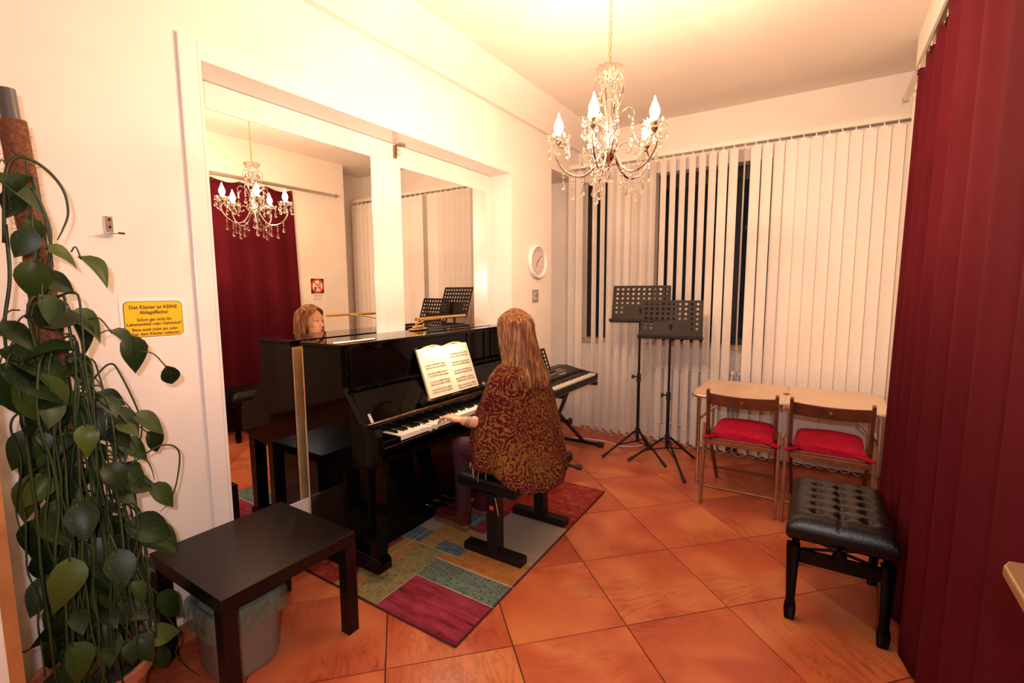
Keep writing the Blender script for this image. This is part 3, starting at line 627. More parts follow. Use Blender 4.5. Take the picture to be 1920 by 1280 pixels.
pp('music_lip', lambda q: q.span((0.276, 1.95, 0.822), (0.318, 2.70, 0.836)), bev=0.004)
for yy in (2.005, 2.560):
    q = MB(); q.box((0.312, yy, 0.848), (0.008, 0.016, 0.024)); q.tube([(0.312, yy - 0.006, 0.838), (0.312, yy + 0.016, 0.842), (0.30, yy + 0.022, 0.846)], 0.0025, 6); q.ell((0.312, yy + 0.022, 0.842), (0.004,) * 3, n=8, m=6); q.build('page_clip', 'chrome', pn, off=(0, PY0, 0))
kb = pp('key_bed', lambda q: (q.span((PF - 0.02, PY0 + 0.035, 0.625), (0.440, PY1 - 0.035, 0.690)), q.span((0.425, PY0 + 0.035, 0.655), (0.440, PY1 - 0.035, 0.708))), bev=0.004)
pp('key_block', lambda q: q.span((0.285, PY0 + 0.035, 0.690), (0.425, 1.688, 0.735))); pp('key_block', lambda q: q.span((0.285, 1.690 + 52 * 0.0235 + 0.002, 0.690), (0.425, PY1 - 0.035, 0.735)))
wk = MB(); wk.span((-0.150, 0.0005, 0), (0, 0.0228, 0.024)); wkm = wk.mesh('white_key', 'ivory_key')
bk = MB(); bk.prism([(-0.148, 0.0), (-0.050, 0.0), (-0.056, 0.013), (-0.148, 0.013)], -0.0052, 0.0052, 'y'); bkm = bk.mesh('black_key', 'ebony_key')
for k in range(52):
    pressed = k in (9, 11)
    inst('white_key', wkm, kb, (0.423, 1.690 - PY0 + k * 0.0235, 0.7125 - (0.006 if pressed else 0)))
    note = (k + 5) % 7   # A first
    if k < 51 and note in (5, 0, 1, 3, 4): inst('black_key', bkm, kb, (0.423, 1.690 - PY0 + (k + 1) * 0.0235, 0.7365))
pp('lower_panel', lambda q: q.span((PF - 0.03, PY0 + 0.035, 0.135), (PF - 0.012, PY1 - 0.035, 0.600)), bev=0.003)
pp('bottom_rail', lambda q: q.span((PF - 0.06, PY0 + 0.035, 0.020), (PF - 0.005, PY1 - 0.035, 0.135)), bev=0.004)
for ya in (PY0 + 0.012, PY1 - 0.092):
    lg = pp('leg', lambda q: q.prism([(0.330, 0.115), (0.380, 0.115), (0.392, 0.625), (0.318, 0.625)], ya, ya + 0.072), bev=0.004)
    pp('toe_block', lambda q: q.prism([(PF - 0.02, 0.045), (0.385, 0.045), (0.405, 0.060), (0.405, 0.104), (0.390, 0.122), (PF - 0.02, 0.140)], ya - 0.004, ya + 0.076), bev=0.004)
    q = MB(); q.cyl((0.368, ya + 0.022, 0.028), (0.368, ya + 0.050, 0.028), 0.0165, n=16); q.span((0.355, ya + 0.018, 0.030), (0.381, ya + 0.054, 0.047)); q.build('caster', 'chrome', pn, off=(0, PY0, 0))
for k, yy in enumerate((2.20, 2.28, 2.36)):
    q = MB(); pts = catmull([(0.17, yy, 0.085), (0.215, yy, 0.088), (0.255, yy, 0.080), (0.285, yy, 0.075)], 4)
    q.tube([p for p in pts], [0.008 + 0.008 * (i / (len(pts) - 1)) for i in range(len(pts))], 10); q.ell(pts[-1], (0.017, 0.017, 0.010)); q.build('pedal', 'chrome', pn, smooth=True, off=(0, PY0, 0))
pp('back_board', lambda q: q.span((PXB - 0.006, PY0 + 0.045, 0.66), (PXB + 0.02, PY1 - 0.045, 1.17)), 'spruce', 0)
for yy in (PY0, 1.9, 2.28, 2.66, PY1 - 0.06): pp('back_post', lambda q: q.span((PXB - 0.012, yy + 0.002, 0.05), (PXB - 0.0005, yy + 0.062, 1.17)), 'spruce', 0.002)
pp('back_cloth', lambda q: q.span((PXB - 0.018, PY0 + 0.004, 0.10), (PXB - 0.0125, PY1 - 0.004, 0.78)), 'back_cloth', 0)

# sheet-music book on the piano
bkr = thing('music_book', 'open book of sheet music standing on the piano', 'book', (0.285, 2.295, 0.8365))
def page_pt(u, v, lift=0.0):   # u along width from spine, v 0..1 up the page
    a = abs(u); curl = 0.020 * math.sin(min(1.0, a / 0.24) * PI) * (0.5 + 0.5 * v) - 0.004
    lean = rad(20)
    x = -v * 0.303 * math.sin(lean) + (curl + lift) * math.cos(lean); z = v * 0.303 * math.cos(lean) + (curl + lift) * math.sin(lean)
    return V(x + 0.010, u, z + 0.004)
for sg in (-1, 1):
    q = MB(); nu, nv = 12, 6; vs = []; fs = []
    for lay in (0, 1):
        for i in range(nu + 1):
            for j in range(nv + 1): vs.append(page_pt(sg * (0.001 + 0.236 * i / nu), j / nv, 0.0 if lay else -0.010))
    L = (nu + 1) * (nv + 1)
    for lay in (0, 1):
        for i in range(nu):
            for j in range(nv): a = lay * L + i * (nv + 1) + j; fs.append((a, a + 1, a + nv + 2, a + nv + 1))
    for i in range(nu):
        for j in (0, nv): a = i * (nv + 1) + j; fs.append((a, a + nv + 1, L + a + nv + 1, L + a))
    for j in range(nv):
        for i in (0, nu): a = i * (nv + 1) + j; fs.append((a, a + 1, L + a + 1, L + a))
    q.add(vs, fs); pg = q.build('page', 'page', bkr, smooth=False)
    q = MB()
    systems = [(0.80, 1), (0.62, 1), (0.44, 1), (0.27, 1), (0.12, 1)] if sg > 0 else [(0.66, 1), (0.49, 1), (0.32, 1), (0.16, 1)]
    for v0, _ in systems:
        for st in (0, 0.055):
            for ln in range(5):
                v = v0 - st - ln * 0.006
                pts = [page_pt(sg * (0.025 + 0.185 * i / 8), v, 0.0006) for i in range(9)]
                q.tube(pts, 0.00028, 3, caps=False)
            for nn in range(random.randint(13, 20)):
                u = random.uniform(0.03, 0.205); v = v0 - st - random.uniform(-0.004, 0.028); c = page_pt(sg * u, v, 0.0006)
                q.box(c, (0.0016, 0.0040, 0.0028)); c2 = page_pt(sg * u + 0.0015, v + 0.022, 0.0006)
                q.tube([c + V(0, 0.0015, 0), c2], 0.0004, 3)
    q.build('notes', 'print_grey', pg)
q = MB(); q.add([page_pt(u, v, -0.012 + l) for l in (0, -0.002) for u, v in ((-0.238, 0.0), (0.238, 0.0), (0.238, 1.01), (-0.238, 1.01))], [(0, 1, 2, 3), (4, 7, 6, 5), (0, 4, 5, 1), (1, 5, 6, 2), (2, 6, 7, 3), (3, 7, 4, 0)]); q.build('cover', 'page_edge', bkr)
q = MB()
for sg in (-1, 1): q.tube([page_pt(sg * u, 1.0, -0.014) + V(0, 0, 0.012 * math.sin(u / 0.2 * PI)) for u in (0.01, 0.05, 0.1, 0.15, 0.195)], 0.004, 6)
q.build('leaves_behind', 'page_edge', bkr)

# brass piano lamp
lp = thing('piano_lamp', 'brass piano lamp with a slim tube shade on the piano lid', 'lamp', (-0.075, 2.36, 1.2085))
q = MB(); q.span((-0.026, -0.075, 0.0), (0.026, 0.075, 0.014)); q.span((-0.018, -0.05, 0.014), (0.018, 0.03, 0.030)); q.build('base', 'brass', lp, bevel=0.006)
q = MB(); q.cyl((0, -0.02, 0.03), (0, -0.02, 0.05), 0.012); q.cyl((0, 0.045, 0.022), (0, 0.045, 0.042), 0.008); q.build('swivel', 'brass', lp, smooth=True, auto=40)
q = MB(); q.tube(catmull([(0, -0.02, 0.048), (0.05, -0.04, 0.055), (0.17, -0.10, 0.088), (0.290, -0.16, 0.098)], 5), 0.0045, 8); q.build('arm', 'brass', lp, smooth=True)
q = MB(); q.cyl((0.300, -0.33, 0.100), (0.300, 0.11, 0.100), 0.0095, n=14); sh = q.build('tube_shade', 'brass', lp, smooth=True, auto=40)
q = MB(); q.cyl((0.300, -0.337, 0.100), (0.300, -0.330, 0.100), 0.0108, n=14); q.cyl((0.300, 0.11, 0.100), (0.300, 0.117, 0.100), 0.0108, n=14); q.build('end_cap', 'brass', sh, smooth=True, auto=40)
la = bpy.data.lights.new('piano_lamp_light', 'AREA'); la.shape = 'RECTANGLE'; la.size = 0.010; la.size_y = 0.36; la.energy = 2.2; la.color = (1.0, 0.80, 0.50); lao = bpy.data.objects.new('piano_lamp_light', la); C.objects.link(lao); lao.parent = lp; lao.location = (0.300, -0.11, 0.0885)
q = MB(); q.cyl((0, 0, 0.011), (0, 0.42, 0.011), 0.0105, 0.0085, n=12); rc = thing('black_recorder', 'slim black recorder lying on the piano lid', 'recorder', (0.02, 2.34, 1.2085)); q.build('tube', 'black_rubber', rc, smooth=True, auto=40)
q = MB()
for yy in (0.10, 0.13, 0.16, 0.19, 0.22): q.cyl((0, yy, 0.0205), (0, yy, 0.0218), 0.003, n=8)
q.build('finger_hole', 'satin_metal', rc)
bt = thing('baton', 'thin dark stick lying near the far end of the piano lid', 'stick', (0.075, 2.50, 1.2085))
q = MB(); q.cyl((0, 0, 0.0035), (0.03, 0.42, 0.0025), 0.0035, 0.0018, n=8); q.build('shaft', 'hinge_brass', bt, smooth=True, auto=40)
q = MB(); q.ell((-0.001, -0.012, 0.006), (0.006, 0.016, 0.006), n=10, m=8); q.build('grip', 'chair_wood', bt, smooth=True)

# ================================================================== RUG
rg = thing('patchwork_rug', 'multicoloured patchwork rug under the piano and bench', 'rug', (0.42, 2.30, 0))
RX0, RX1, RY0, RY1 = -0.115, 0.992, 1.412, 3.180
rsk = (0.965 - 1.019) / (3.172 - 1.417)     # slight turn of the rug on the floor
patches = [  # x0,x1,y0,y1,material
    (0.51, 1.0, 1.41, 1.685, 1), (0.49, 1.0, 1.685, 1.86, 2), (0.47, 1.0, 1.86, 2.075, 3), (0.58, 1.0, 2.075, 2.53, 4), (0.45, 1.0, 2.53, 3.18, 5),
    (0.31, 0.51, 1.41, 1.93, 6), (0.29, 0.58, 1.93, 2.21, 7), (0.42, 0.60, 1.93, 2.03, 8), (0.30, 0.48, 2.21, 2.53, 8), (0.48, 0.58, 2.21, 2.53, 9),
    (0.20, 0.31, 1.41, 1.93, 7), (0.10, 0.20, 1.41, 1.70, 1), (0.10, 0.20, 1.70, 1.93, 9), (0.16, 0.30, 1.93, 2.08, 8), (0.05, 0.30, 2.08, 2.30, 4), (0.05, 0.30, 2.30, 2.60, 9),
    (-0.12, 0.20, 1.41, 1.70, 5), (-0.12, 0.10, 1.70, 1.93, 2), (-0.12, 0.16, 1.93, 2.2, 7), (-0.12, 0.30, 2.2, 3.18, 3), (0.28, 0.45, 2.53, 2.75, 2), (0.28, 0.45, 2.75, 3.18, 5), (0.30, 0.33, 1.41, 1.93, 3)]
xs = sorted({round(v, 3) for p in patches for v in p[:2]} | {RX0, RX1} | {round(RX0 + i * 0.0277, 4) for i in range(41)}); ys = sorted({round(v, 3) for p in patches for v in p[2:4]} | {RY0, RY1} | {round(RY0 + i * 0.0277, 4) for i in range(64)})
xs = [x for x in xs if RX0 <= x <= RX1]; ys = [y for y in ys if RY0 <= y <= RY1]
def wob(x, y): return (x + 0.010 * mnoise.noise(V(x * 14, y * 14, 1.0)), y + 0.010 * mnoise.noise(V(x * 14, y * 14, 7.0)))
def rugmat(x, y):
    wx, wy = wob(x, y); r = 3
    for p in patches:
        if p[0] <= wx < p[1] and p[2] <= wy < p[3]: r = p[4]
    return r
q = MB(); n_x, n_y = len(xs), len(ys)
for z in (0.0005, 0.010):
    q.v += [V(x + rsk * (y - RY0), y, z) for x in xs for y in ys]
for i in range(n_x - 1):
    for j in range(n_y - 1):
        a = n_x * n_y + i * n_y + j; q.f.append((a, a + n_y, a + n_y + 1, a + 1)); q.mi.append(rugmat((xs[i] + xs[i + 1]) / 2, (ys[j] + ys[j + 1]) / 2))
B = n_x * n_y
for i in range(n_x - 1):
    for j in (0, n_y - 1): a = i * n_y + j; q.f.append((a, a + n_y, B + a + n_y, B + a)); q.mi.append(0)
for j in range(n_y - 1):
    for i in (0, n_x - 1): a = i * n_y + j; q.f.append((a, a + 1, B + a + 1, B + a)); q.mi.append(0)
a = 0; q.f.append((0, n_y - 1, B - 1, B - n_y)); q.mi.append(0)
q.build('pile', RUGM, rg, off=(0.42, 2.30, 0))
q = MB()
def line(x0, y0, x1, y1, w_=0.005):
    a = V(x0 + rsk * (y0 - RY0), y0, 0.0104); b = V(x1 + rsk * (y1 - RY0), y1, 0.0104); d = (b - a); L = d.length; d.normalize(); nrm = V(-d.y, d.x, 0) * w_ / 2; k = max(2, int(L / 0.04))
    pts = [a.lerp(b, i / k) + nrm * 0.8 * mnoise.noise(V(i * 1.7, x0 * 9, 3)) for i in range(k + 1)]
    for p, r_ in zip(pts, pts[1:]): q.add([p - nrm, r_ - nrm, r_ + nrm, p + nrm], [(0, 1, 2, 3)])
line(0.10, 1.93, 0.64, 1.93); line(0.26, 1.42, 0.26, 2.10, 0.004); line(0.50, 1.69, 1.0, 1.69, 0.004); line(0.49, 1.865, 1.0, 1.865, 0.006); line(0.51, 1.42, 0.51, 1.68, 0.004); line(0.45, 2.21, 0.45, 2.56, 0.005); line(0.05, 2.34, 0.34, 2.34, 0.004)
q.build('woven_line', 'rug_line', rg, off=(0.42, 2.30, 0))
q = MB(); q.tube([(RX0 + rsk * (y - RY0) if sx == 0 else RX1 + rsk * (y - RY0), y, 0.006) for sx, y in ((1, RY0), (1, 2.3), (1, RY1))], 0.005, 6); q.tube([(x, RY0, 0.006) for x in (RX0, 0.5, RX1)], 0.005, 6); q.tube([(x + rsk * (RY1 - RY0), RY1, 0.006) for x in (RX0, 0.5, RX1)], 0.005, 6)
q.build('binding', 'rug_edge', rg, off=(0.42, 2.30, 0), smooth=True)

# ================================================================== SIDE TABLE, BIN
st = thing('side_table', 'low square black-brown side table beside the pothos plant', 'side table', (0.288, 0.997, 0))
q = MB(); q.span((-0.275, -0.275, 0.398), (0.275, 0.275, 0.45)); q.build('table_top', 'black_brown', st, bevel=0.002)
for sx in (-1, 1):
    for sy in (-1, 1):
        q = MB(); q.span((sx * 0.275, sy * 0.275, 0.0), (sx * 0.223, sy * 0.223, 0.398)); q.build('leg', 'black_brown', st, bevel=0.0015)
bn = thing('waste_bin', 'grey waste bin lined with a greenish bag under the side table', 'waste bin', (0.315, 0.895, 0))
def rrect(hx, hy, r, n=6):
    out = []
    for cx_, cy_, a0 in ((hx - r, hy - r, 0), (-hx + r, hy - r, 90), (-hx + r, -hy + r, 180), (hx - r, -hy + r, 270)):
        for i in range(n + 1): t = rad(a0 + 90 * i / n); out.append((cx_ + r * math.cos(t), cy_ + r * math.sin(t)))
    return out
def loft(q, rings, close_bottom=True):
    n = len(rings[0]); o = len(q.v)
    for r_ in rings: q.v += [Vector(p) for p in r_]
    for i in range(len(rings) - 1):
        for j in range(n): q.f.append((o + i * n + j, o + i * n + (j + 1) % n, o + (i + 1) * n + (j + 1) % n, o + (i + 1) * n + j)); q.mi.append(0)
    if close_bottom: q.f.append(tuple(o + j for j in range(n - 1, -1, -1))); q.mi.append(0)
q = MB(); R_ = [(0.075, 0.058, 0.0), (0.092, 0.075, 0.006), (0.100, 0.082, 0.03), (0.112, 0.093, 0.27), (0.115, 0.096, 0.275), (0.108, 0.089, 0.272), (0.096, 0.078, 0.035), (0.02, 0.02, 0.02)]
loft(q, [[(x * 1.10, y * 1.45, z * 1.08) for x, y in rrect(a, b, min(a, b) * 0.6)] for a, b, z in R_]); q.build('bin_body', 'bin_grey', bn, smooth=True, auto=50)
q = MB(); rings = []
for a, b, z in ((0.100, 0.081, 0.255), (0.106, 0.088, 0.276), (0.113, 0.094, 0.292), (0.124, 0.105, 0.288), (0.128, 0.108, 0.250), (0.131, 0.110, 0.205)):
    rr = rrect(a, b, b * 0.6, 9); k = len(rr)
    rings.append([(x * 1.10 * (1 + (0.05 if z < 0.27 else 0.02) * mnoise.noise(V(i * 0.9, z * 30, 0))), y * 1.45 * (1 + 0.04 * mnoise.noise(V(i * 0.9, z * 30, 5))), z * 1.08 + (0.030 * mnoise.noise(V(i * 0.31, 2, 9)) if z < 0.24 else 0.006 * mnoise.noise(V(i * 0.7, z * 9, 3)))) for i, (x, y) in enumerate(rr)])
loft(q, rings, False); q.build('bin_bag', 'bag_film', bn, smooth=True)

# ================================================================== POTHOS ON MOSS POLE
PP = V(0.205, 0.475, 0)
pt = thing('pothos_plant', 'tall trailing pothos climbing a coir moss pole in a terracotta pot', 'plant', PP)
q = MB(); q.lathe([(0.105, 0.0), (0.115, 0.01), (0.150, 0.19), (0.165, 0.192), (0.168, 0.232), (0.160, 0.236), (0.148, 0.232), (0.140, 0.20)], n=32); q.build('pot', 'terracotta', pt, smooth=True, auto=40)
q = MB(); q.lathe([(0.0, 0.212), (0.06, 0.214), (0.1415, 0.205), (0.1415, 0.195), (0.0, 0.195)], n=24); q.build('soil', 'soil', pt)
poleP = [V(0, 0.006, 0.20), V(-0.002, 0.0, 0.7), V(0.002, -0.012, 1.2), V(0, -0.030, 1.7), V(0, -0.045, 1.97)]
ppts = catmull(poleP, 12)
q = MB(); q.tube(ppts, [0.040 + 0.005 * mnoise.noise(V(0, 0, p.z * 9)) - 0.010 * (p.z / 2.2) for p in ppts], 18); pole = q.build('moss_pole', 'coir', pt, smooth=True)
q = MB(); q.cyl((0, -0.045, 1.95), (0, -0.051, 2.055), 0.021, n=16); q.build('inner_pipe', 'pvc_grey', pole, smooth=True, auto=40)
fz = MB()
for i in range(620):
    z = random.uniform(0.3, 1.96); p = interp([(v.z, v) for v in poleP], z); a = random.uniform(0, 2 * PI); r0 = 0.042 - 0.010 * z / 2.2
    d = V(math.cos(a), math.sin(a), random.uniform(-0.6, 0.6)); t_ = V(-math.sin(a), math.cos(a), random.uniform(-1, 1)) * random.uniform(0.004, 0.012)
    c = Vector(p) + V(math.cos(a), math.sin(a), 0) * (r0 - 0.002)
    fz.tube([c, c + d * random.uniform(0.005, 0.011) + t_, c + d * random.uniform(0.006, 0.014) + 2 * t_], 0.0004, 3, caps=False)
o = fz.build('coir_fibres', 'coir', pole); o['kind'] = 'stuff'
def leaf_mesh(cur, fold_, twist):
    n, w_ = 8, 5; out = [0.0, 0.34, 0.47, 0.50, 0.46, 0.38, 0.27, 0.14, 0.0]; s_ = MB(); vs = []
    for i in range(n + 1):
        t = i / n; z = -cur * t * t; y = t * math.cos(cur * t * 0.5) - (0.10 if i == 1 else 0) * 0
        for j in range(-w_ // 2 + 1, w_ // 2 + 1):
            u = j / (w_ // 2); x = u * out[i] * 0.74; yy = y - (0.13 * abs(u) * max(0, 1 - t * 3.2)); vs.append(V(x + 0.06 * twist * t * t, yy, z + fold_ * abs(x) + twist * x * t))
    L = 5
    fs = [(i * L + j, i * L + j + 1, (i + 1) * L + j + 1, (i + 1) * L + j) for i in range(n) for j in range(L - 1)]
    s_.add(vs, fs); return s_.mesh('leaf', 'leaf', True, fixn=False)
leaf_ms = [leaf_mesh(c_, f_, t_) for c_, f_, t_ in ((0.25, 0.25, 0.1), (0.5, 0.4, -0.2), (0.15, 0.15, 0.3), (0.7, 0.3, 0.15), (0.35, 0.6, -0.1))]
stems = MB()
def put_leaf(base, tip_dir, size, frm=None):
    tip_dir = Vector(tip_dir).normalized(); up = V(1, 0, 0) * 0.7 + V(0, 0, 0.7) + V(random.uniform(-.4, .4), random.uniform(-.4, .4), random.uniform(-.2, .3))
    z = (up - tip_dir * up.dot(tip_dir)).normalized(); x = tip_dir.cross(z)
    me = leaf_ms[random.randrange(5)]
    o = bpy.data.objects.new('leaf', me); C.objects.link(o); o.parent = pt
    o.matrix_local = Matrix(((x.x, tip_dir.x, z.x, base.x), (x.y, tip_dir.y, z.y, base.y), (x.z, tip_dir.z, z.z, base.z), (0, 0, 0, 1))) @ Matrix.Diagonal((size, size, size, 1))
    if frm is not None:
        mid = frm.lerp(base, 0.5) + V(0.004, 0, 0.02 + 0.01 * random.random()); stems.tube(catmull([frm, mid, base], 3), 0.0022, 5)
def rnd(a, b): return random.uniform(a, b)
# hand-placed leaves: tip height and position along the wall, drooping angle, size
outer = [(0.061, 1.579, 5, 60), (0.115, 1.515, 40, 70), (0.029, 1.482, 30, 70), (0.035, 1.409, -10, 95), (0.116, 1.346, 30, 90), (0.161, 1.289, 40, 80), (0.193, 1.223, 70, 85), (0.274, 1.145, 70, 60), (0.139, 1.097, 20, 80), (0.216, 1.015, 30, 90), (0.241, 0.913, 60, 70), (0.155, 0.92, 40, 60), (0.202, 0.819, 25, 110), (0.237, 0.738, 50, 80), (0.119, 0.747, 30, 80), (0.222, 0.655, 20, 110), (0.258, 0.559, 25, 110), (0.137, 0.587, 40, 80), (0.08, 0.522, 40, 90), (0.172, 0.412, 25, 80), (0.04, 0.47, 80, 70), (0.119, 0.345, 80, 60), (-0.006, 0.406, 60, 120), (-0.082, 0.42, 100, 110), (0.041, 0.29, 70, 110), (0.1, 0.298, 50, 90), (0.175, 0.121, 85, 75), (-0.064, 0.327, 60, 100), (-0.138, 0.389, 110, 100), (-0.126, 1.131, 60, 130), (-0.051, 1.17, 30, 130), (-0.086, 1.216, 170, 110), (0.009, 1.233, 20, 130), (-0.06, 1.337, 20, 100), (-0.11, 1.319, 190, 80), (-0.072, 1.46, 100, 80), (-0.094, 1.578, 120, 70), (-0.039, 1.095, 60, 130), (-0.117, 1.051, 150, 100), (0.067, 1.156, 60, 100), (0.033, 1.061, 70, 90), (-0.114, 0.891, 130, 120), (-0.03, 0.91, 70, 90), (0.075, 0.909, 60, 90), (0.104, 0.827, 40, 80), (0.033, 0.729, 60, 100), (-0.092, 0.734, 110, 90), (-0.141, 0.693, 120, 90), (-0.03, 0.6, 70, 90), (-0.093, 0.583, 100, 100), (0.037, 0.601, 60, 90), (-0.084, 1.695, 110, 70), (-0.095, 1.751, 140, 60), (-0.011, 1.72, 30, 100), (-0.038, 1.596, 80, 70), (-0.005, 1.364, 60, 90), (0.064, 1.292, 60, 90), (-0.164, 0.557, 130, 90), (-0.012, 0.5, 80, 90), (0.098, 0.663, 50, 90), (0.085, 1.221, 40, 80), (0.0, 0.813, 80, 90), (0.147, 0.514, 30, 70), (0.109, 0.988, 60, 70), (-0.063, 0.805, 110, 90), (-0.149, 0.983, 140, 90), (-0.167, 0.833, 130, 90)]
vines = []
for ty, tz, ang, sz in outer:
    tip = V(rnd(0.03, 0.16), ty, tz)
    size = sz / 760.0 * rnd(0.85, 1.05) * 1.05
    dr = V(rnd(-0.15, 0.45), math.cos(rad(ang)), -math.sin(rad(ang)) - rnd(0.0, 0.2)).normalized()
    base = tip - dr * size * 0.93
    lo_y = min(base.y, tip.y); base.y += max(0.0, -0.150 - lo_y)
    if base.z < 0.10: continue
    zz = min(1.9, base.z + rnd(0.02, 0.10)); ax_ = Vector(interp([(v.z, v) for v in poleP], max(0.2, zz)))
    frm = base.lerp(V(ax_.x + 0.03, ax_.y, zz), rnd(0.25, 0.5)) + V(0.01, 0, rnd(0.0, 0.04))
    put_leaf(base, dr, size, frm); vines.append(frm)
for i in range(64):      # inner leaves massed around the pole
    z = rnd(0.24, 1.18); a = rnd(-1.5, 1.5); r_ = rnd(0.07, 0.20) * (1.1 if z < 1.2 else 0.6)
    base = V(0.02 + r_ * math.cos(a) * 0.9, r_ * math.sin(a) * 0.85, z); base.y = max(base.y, -0.10)
    dr = V(math.cos(a) * 0.5 + rnd(-.3, .3), math.sin(a) * 0.8 + rnd(-.3, .3), rnd(-1.0, -0.1))
    if base.y + dr.y * 0.12 < -0.13: dr.y = abs(dr.y) * 0.4
    put_leaf(base, dr, rnd(0.06, 0.125), base + V(-0.05 * math.cos(a), -0.05 * math.sin(a), rnd(0.02, 0.07)))
for i in range(70):      # trailing vines, long near-vertical runs
    a = rnd(-1.35, 1.35); r_ = rnd(0.05, 0.17); y = max(-0.16, r_ * math.sin(a)); z0 = rnd(0.6, 1.62 - 5.5 * max(0, y) - 2.0 * max(0, -y)); x = 0.03 + r_ * abs(math.cos(a)); z1 = rnd(0.22, 0.45); pts = []
    for k in range(8):
        t = k / 7; pts.append(V(x + 0.016 * mnoise.noise(V(i, k * 0.6, 0)) - 0.02 * (1 - t), y + 0.028 * mnoise.noise(V(i, k * 0.6, 4)), lerp(z0, z1, t)))
    pts = [V(0.02, 0.4 * y, min(1.85, z0 + 0.04))] + [V(x * 0.8, y * 0.8, min(1.88, z0 + 0.05))] + pts
    stems.tube(catmull(pts, 3), rnd(0.0022, 0.0042), 6)
for poly in ([(-0.101, 1.616), (-0.083, 1.801), (-0.059, 1.856), (-0.025, 1.856), (0.013, 1.826), (0.039, 1.777), (0.043, 1.715), (0.027, 1.666), (0.012, 1.633)], [(-0.094, 1.668), (-0.098, 1.52), (-0.12, 1.386), (-0.125, 1.25), (-0.148, 1.161)], [(-0.028, 1.811), (-0.02, 1.752), (-0.008, 1.678), (-0.004, 1.553)], [(-0.031, 1.778), (-0.013, 1.723), (-0.002, 1.647), (-0.018, 1.522), (-0.019, 1.395)], [(0.282, 0.903), (0.269, 0.797), (0.24, 0.727), (0.208, 0.7)], [(0.096, 1.11), (0.15, 0.97), (0.19, 0.882), (0.201, 0.821)], [(0.132, 1.21), (0.178, 1.037), (0.155, 0.931), (0.126, 0.847)], [(-0.132, 1.096), (-0.12, 0.981), (-0.142, 0.844), (-0.122, 0.686)], [(0.182, 0.351), (0.232, 0.215), (0.218, 0.149), (0.249, 0.074), (0.29, 0.004)]):
    if poly[0][1] < 1.45: poly = [(poly[0][0] * 0.45, poly[0][1] - 0.01), (poly[0][0] * 0.80, poly[0][1] + 0.035)] + poly
    stems.tube(catmull([V(0.055, y, z) for y, z in poly], 5), [(0.0046 if poly[0][1] > 1.45 else 0.0032) * (1 - 0.7 * (i_ / (5 * (len(poly) - 1))) ** 3) for i_ in range(5 * (len(poly) - 1) + 1)], 7)
stems.build('vine_stems', 'stem_green', pt, smooth=True)

# ================================================================== TALL CABINET at the left edge
cb = thing('tall_cabinet', 'tall white cabinet with a wooden edge strip at the left border', 'cabinet', (0.23, -0.10, 0))
q = MB(); q.span((-0.20, -0.45, 0.0), (0.25, 0.375, 1.95)); q.build('carcass', 'wood_edge', cb, bevel=0.002)
q = MB(); q.span((0.25, -0.44, 0.05), (0.272, 0.345, 1.94)); q.build('door', 'white_plastic', cb, bevel=0.012, seg=4)

# ================================================================== WALL ITEMS (left wall)
yc, zc_ = 0.814, 1.372
sg_ = thing('yellow_notice', 'yellow German notice with black text on the left wall', 'sign', (0.0006, yc, zc_))
q = MB(); q.span((0, -0.110, -0.078), (0.0008, 0.110, 0.082)); q.build('backing_sheet', 'paper', sg_)
def plate(hx, hz, r, x0, x1): q = MB(); q.prism(rrect(hx, hz, r, 5), x0, x1, 'x'); return q
plate(0.0985, 0.0690, 0.018, 0.0008, 0.0016).build('border', 'print_black', sg_); plate(0.0965, 0.0670, 0.017, 0.0016, 0.0022).build('panel', 'yellow_sign', sg_)
for body, z, s_ in (('Das Klavier ist KEINE', 0.046, 0.0200), ('Ablagefläche!', 0.026, 0.0200), ('Schon gar nicht für', -0.002, 0.0168), ('Lebensmittel oder Getränke!!', -0.019, 0.0168), ('Bitte auch nicht am oder', -0.040, 0.0168), ('über dem Klavier radieren!', -0.057, 0.0168)):
    t = text('lettering', body, s_ * 0.95, 'print_black', sg_, Matrix(((0, 0, 1, 0.0024), (0.96, 0, 0, 0), (0, 1, 0, z), (0, 0, 0, 1))), bold=0.022)
    # slightly bolder strokes
hk_ = thing('wall_hook', 'small steel angle hook on the left wall above the notice', 'hook', (0.0005, 0.697, 1.70))
q = MB(); q.span((0, -0.013, -0.010), (0.004, 0.013, 0.050)); q.build('plate', 'satin_metal', hk_, bevel=0.001)
q = MB(); q.span((0, -0.013, -0.014), (0.035, 0.013, -0.010)); q.span((0.020, 0.013, -0.014), (0.035, 0.036, -0.006)); q.build('peg', 'chrome', hk_, bevel=0.001)
q = MB(); q.cyl((0.004, 0.001, 0.038), (0.0055, 0.001, 0.038), 0.005); q.cyl((0.004, 0.001, 0.012), (0.0055, 0.001, 0.012), 0.005); q.build('screw', 'chrome', hk_)
ck = thing('wall_clock', 'round white wall clock on the left wall', 'clock', (0.0005, 3.808, 1.725))
AX = Matrix(((0, 0, 1), (0, 1, 0), (-1, 0, 0)))
q = MB(); q.lathe([(0.140, 0.0), (0.150, 0.006), (0.150, 0.028), (0.143, 0.038), (0.132, 0.036), (0.126, 0.026), (0.126, 0.012)], n=48, axis=AX); q.build('rim', 'white_plastic', ck, smooth=True, auto=40)
q = MB(); q.lathe([(0.0, 0.0145), (0.1262, 0.0145), (0.1262, 0.0125)], n=40, axis=AX); q.build('dial', 'clock_face', ck)
for hnum in range(1, 13):
    a = rad(30 * hnum); text('numeral', str(hnum), 0.034, 'clock_print', ck, Matrix(((0, 0, 1, 0.0150), (1, 0, 0, 0.098 * math.sin(a)), (0, 1, 0, 0.098 * math.cos(a)), (0, 0, 0, 1))))
q = MB()
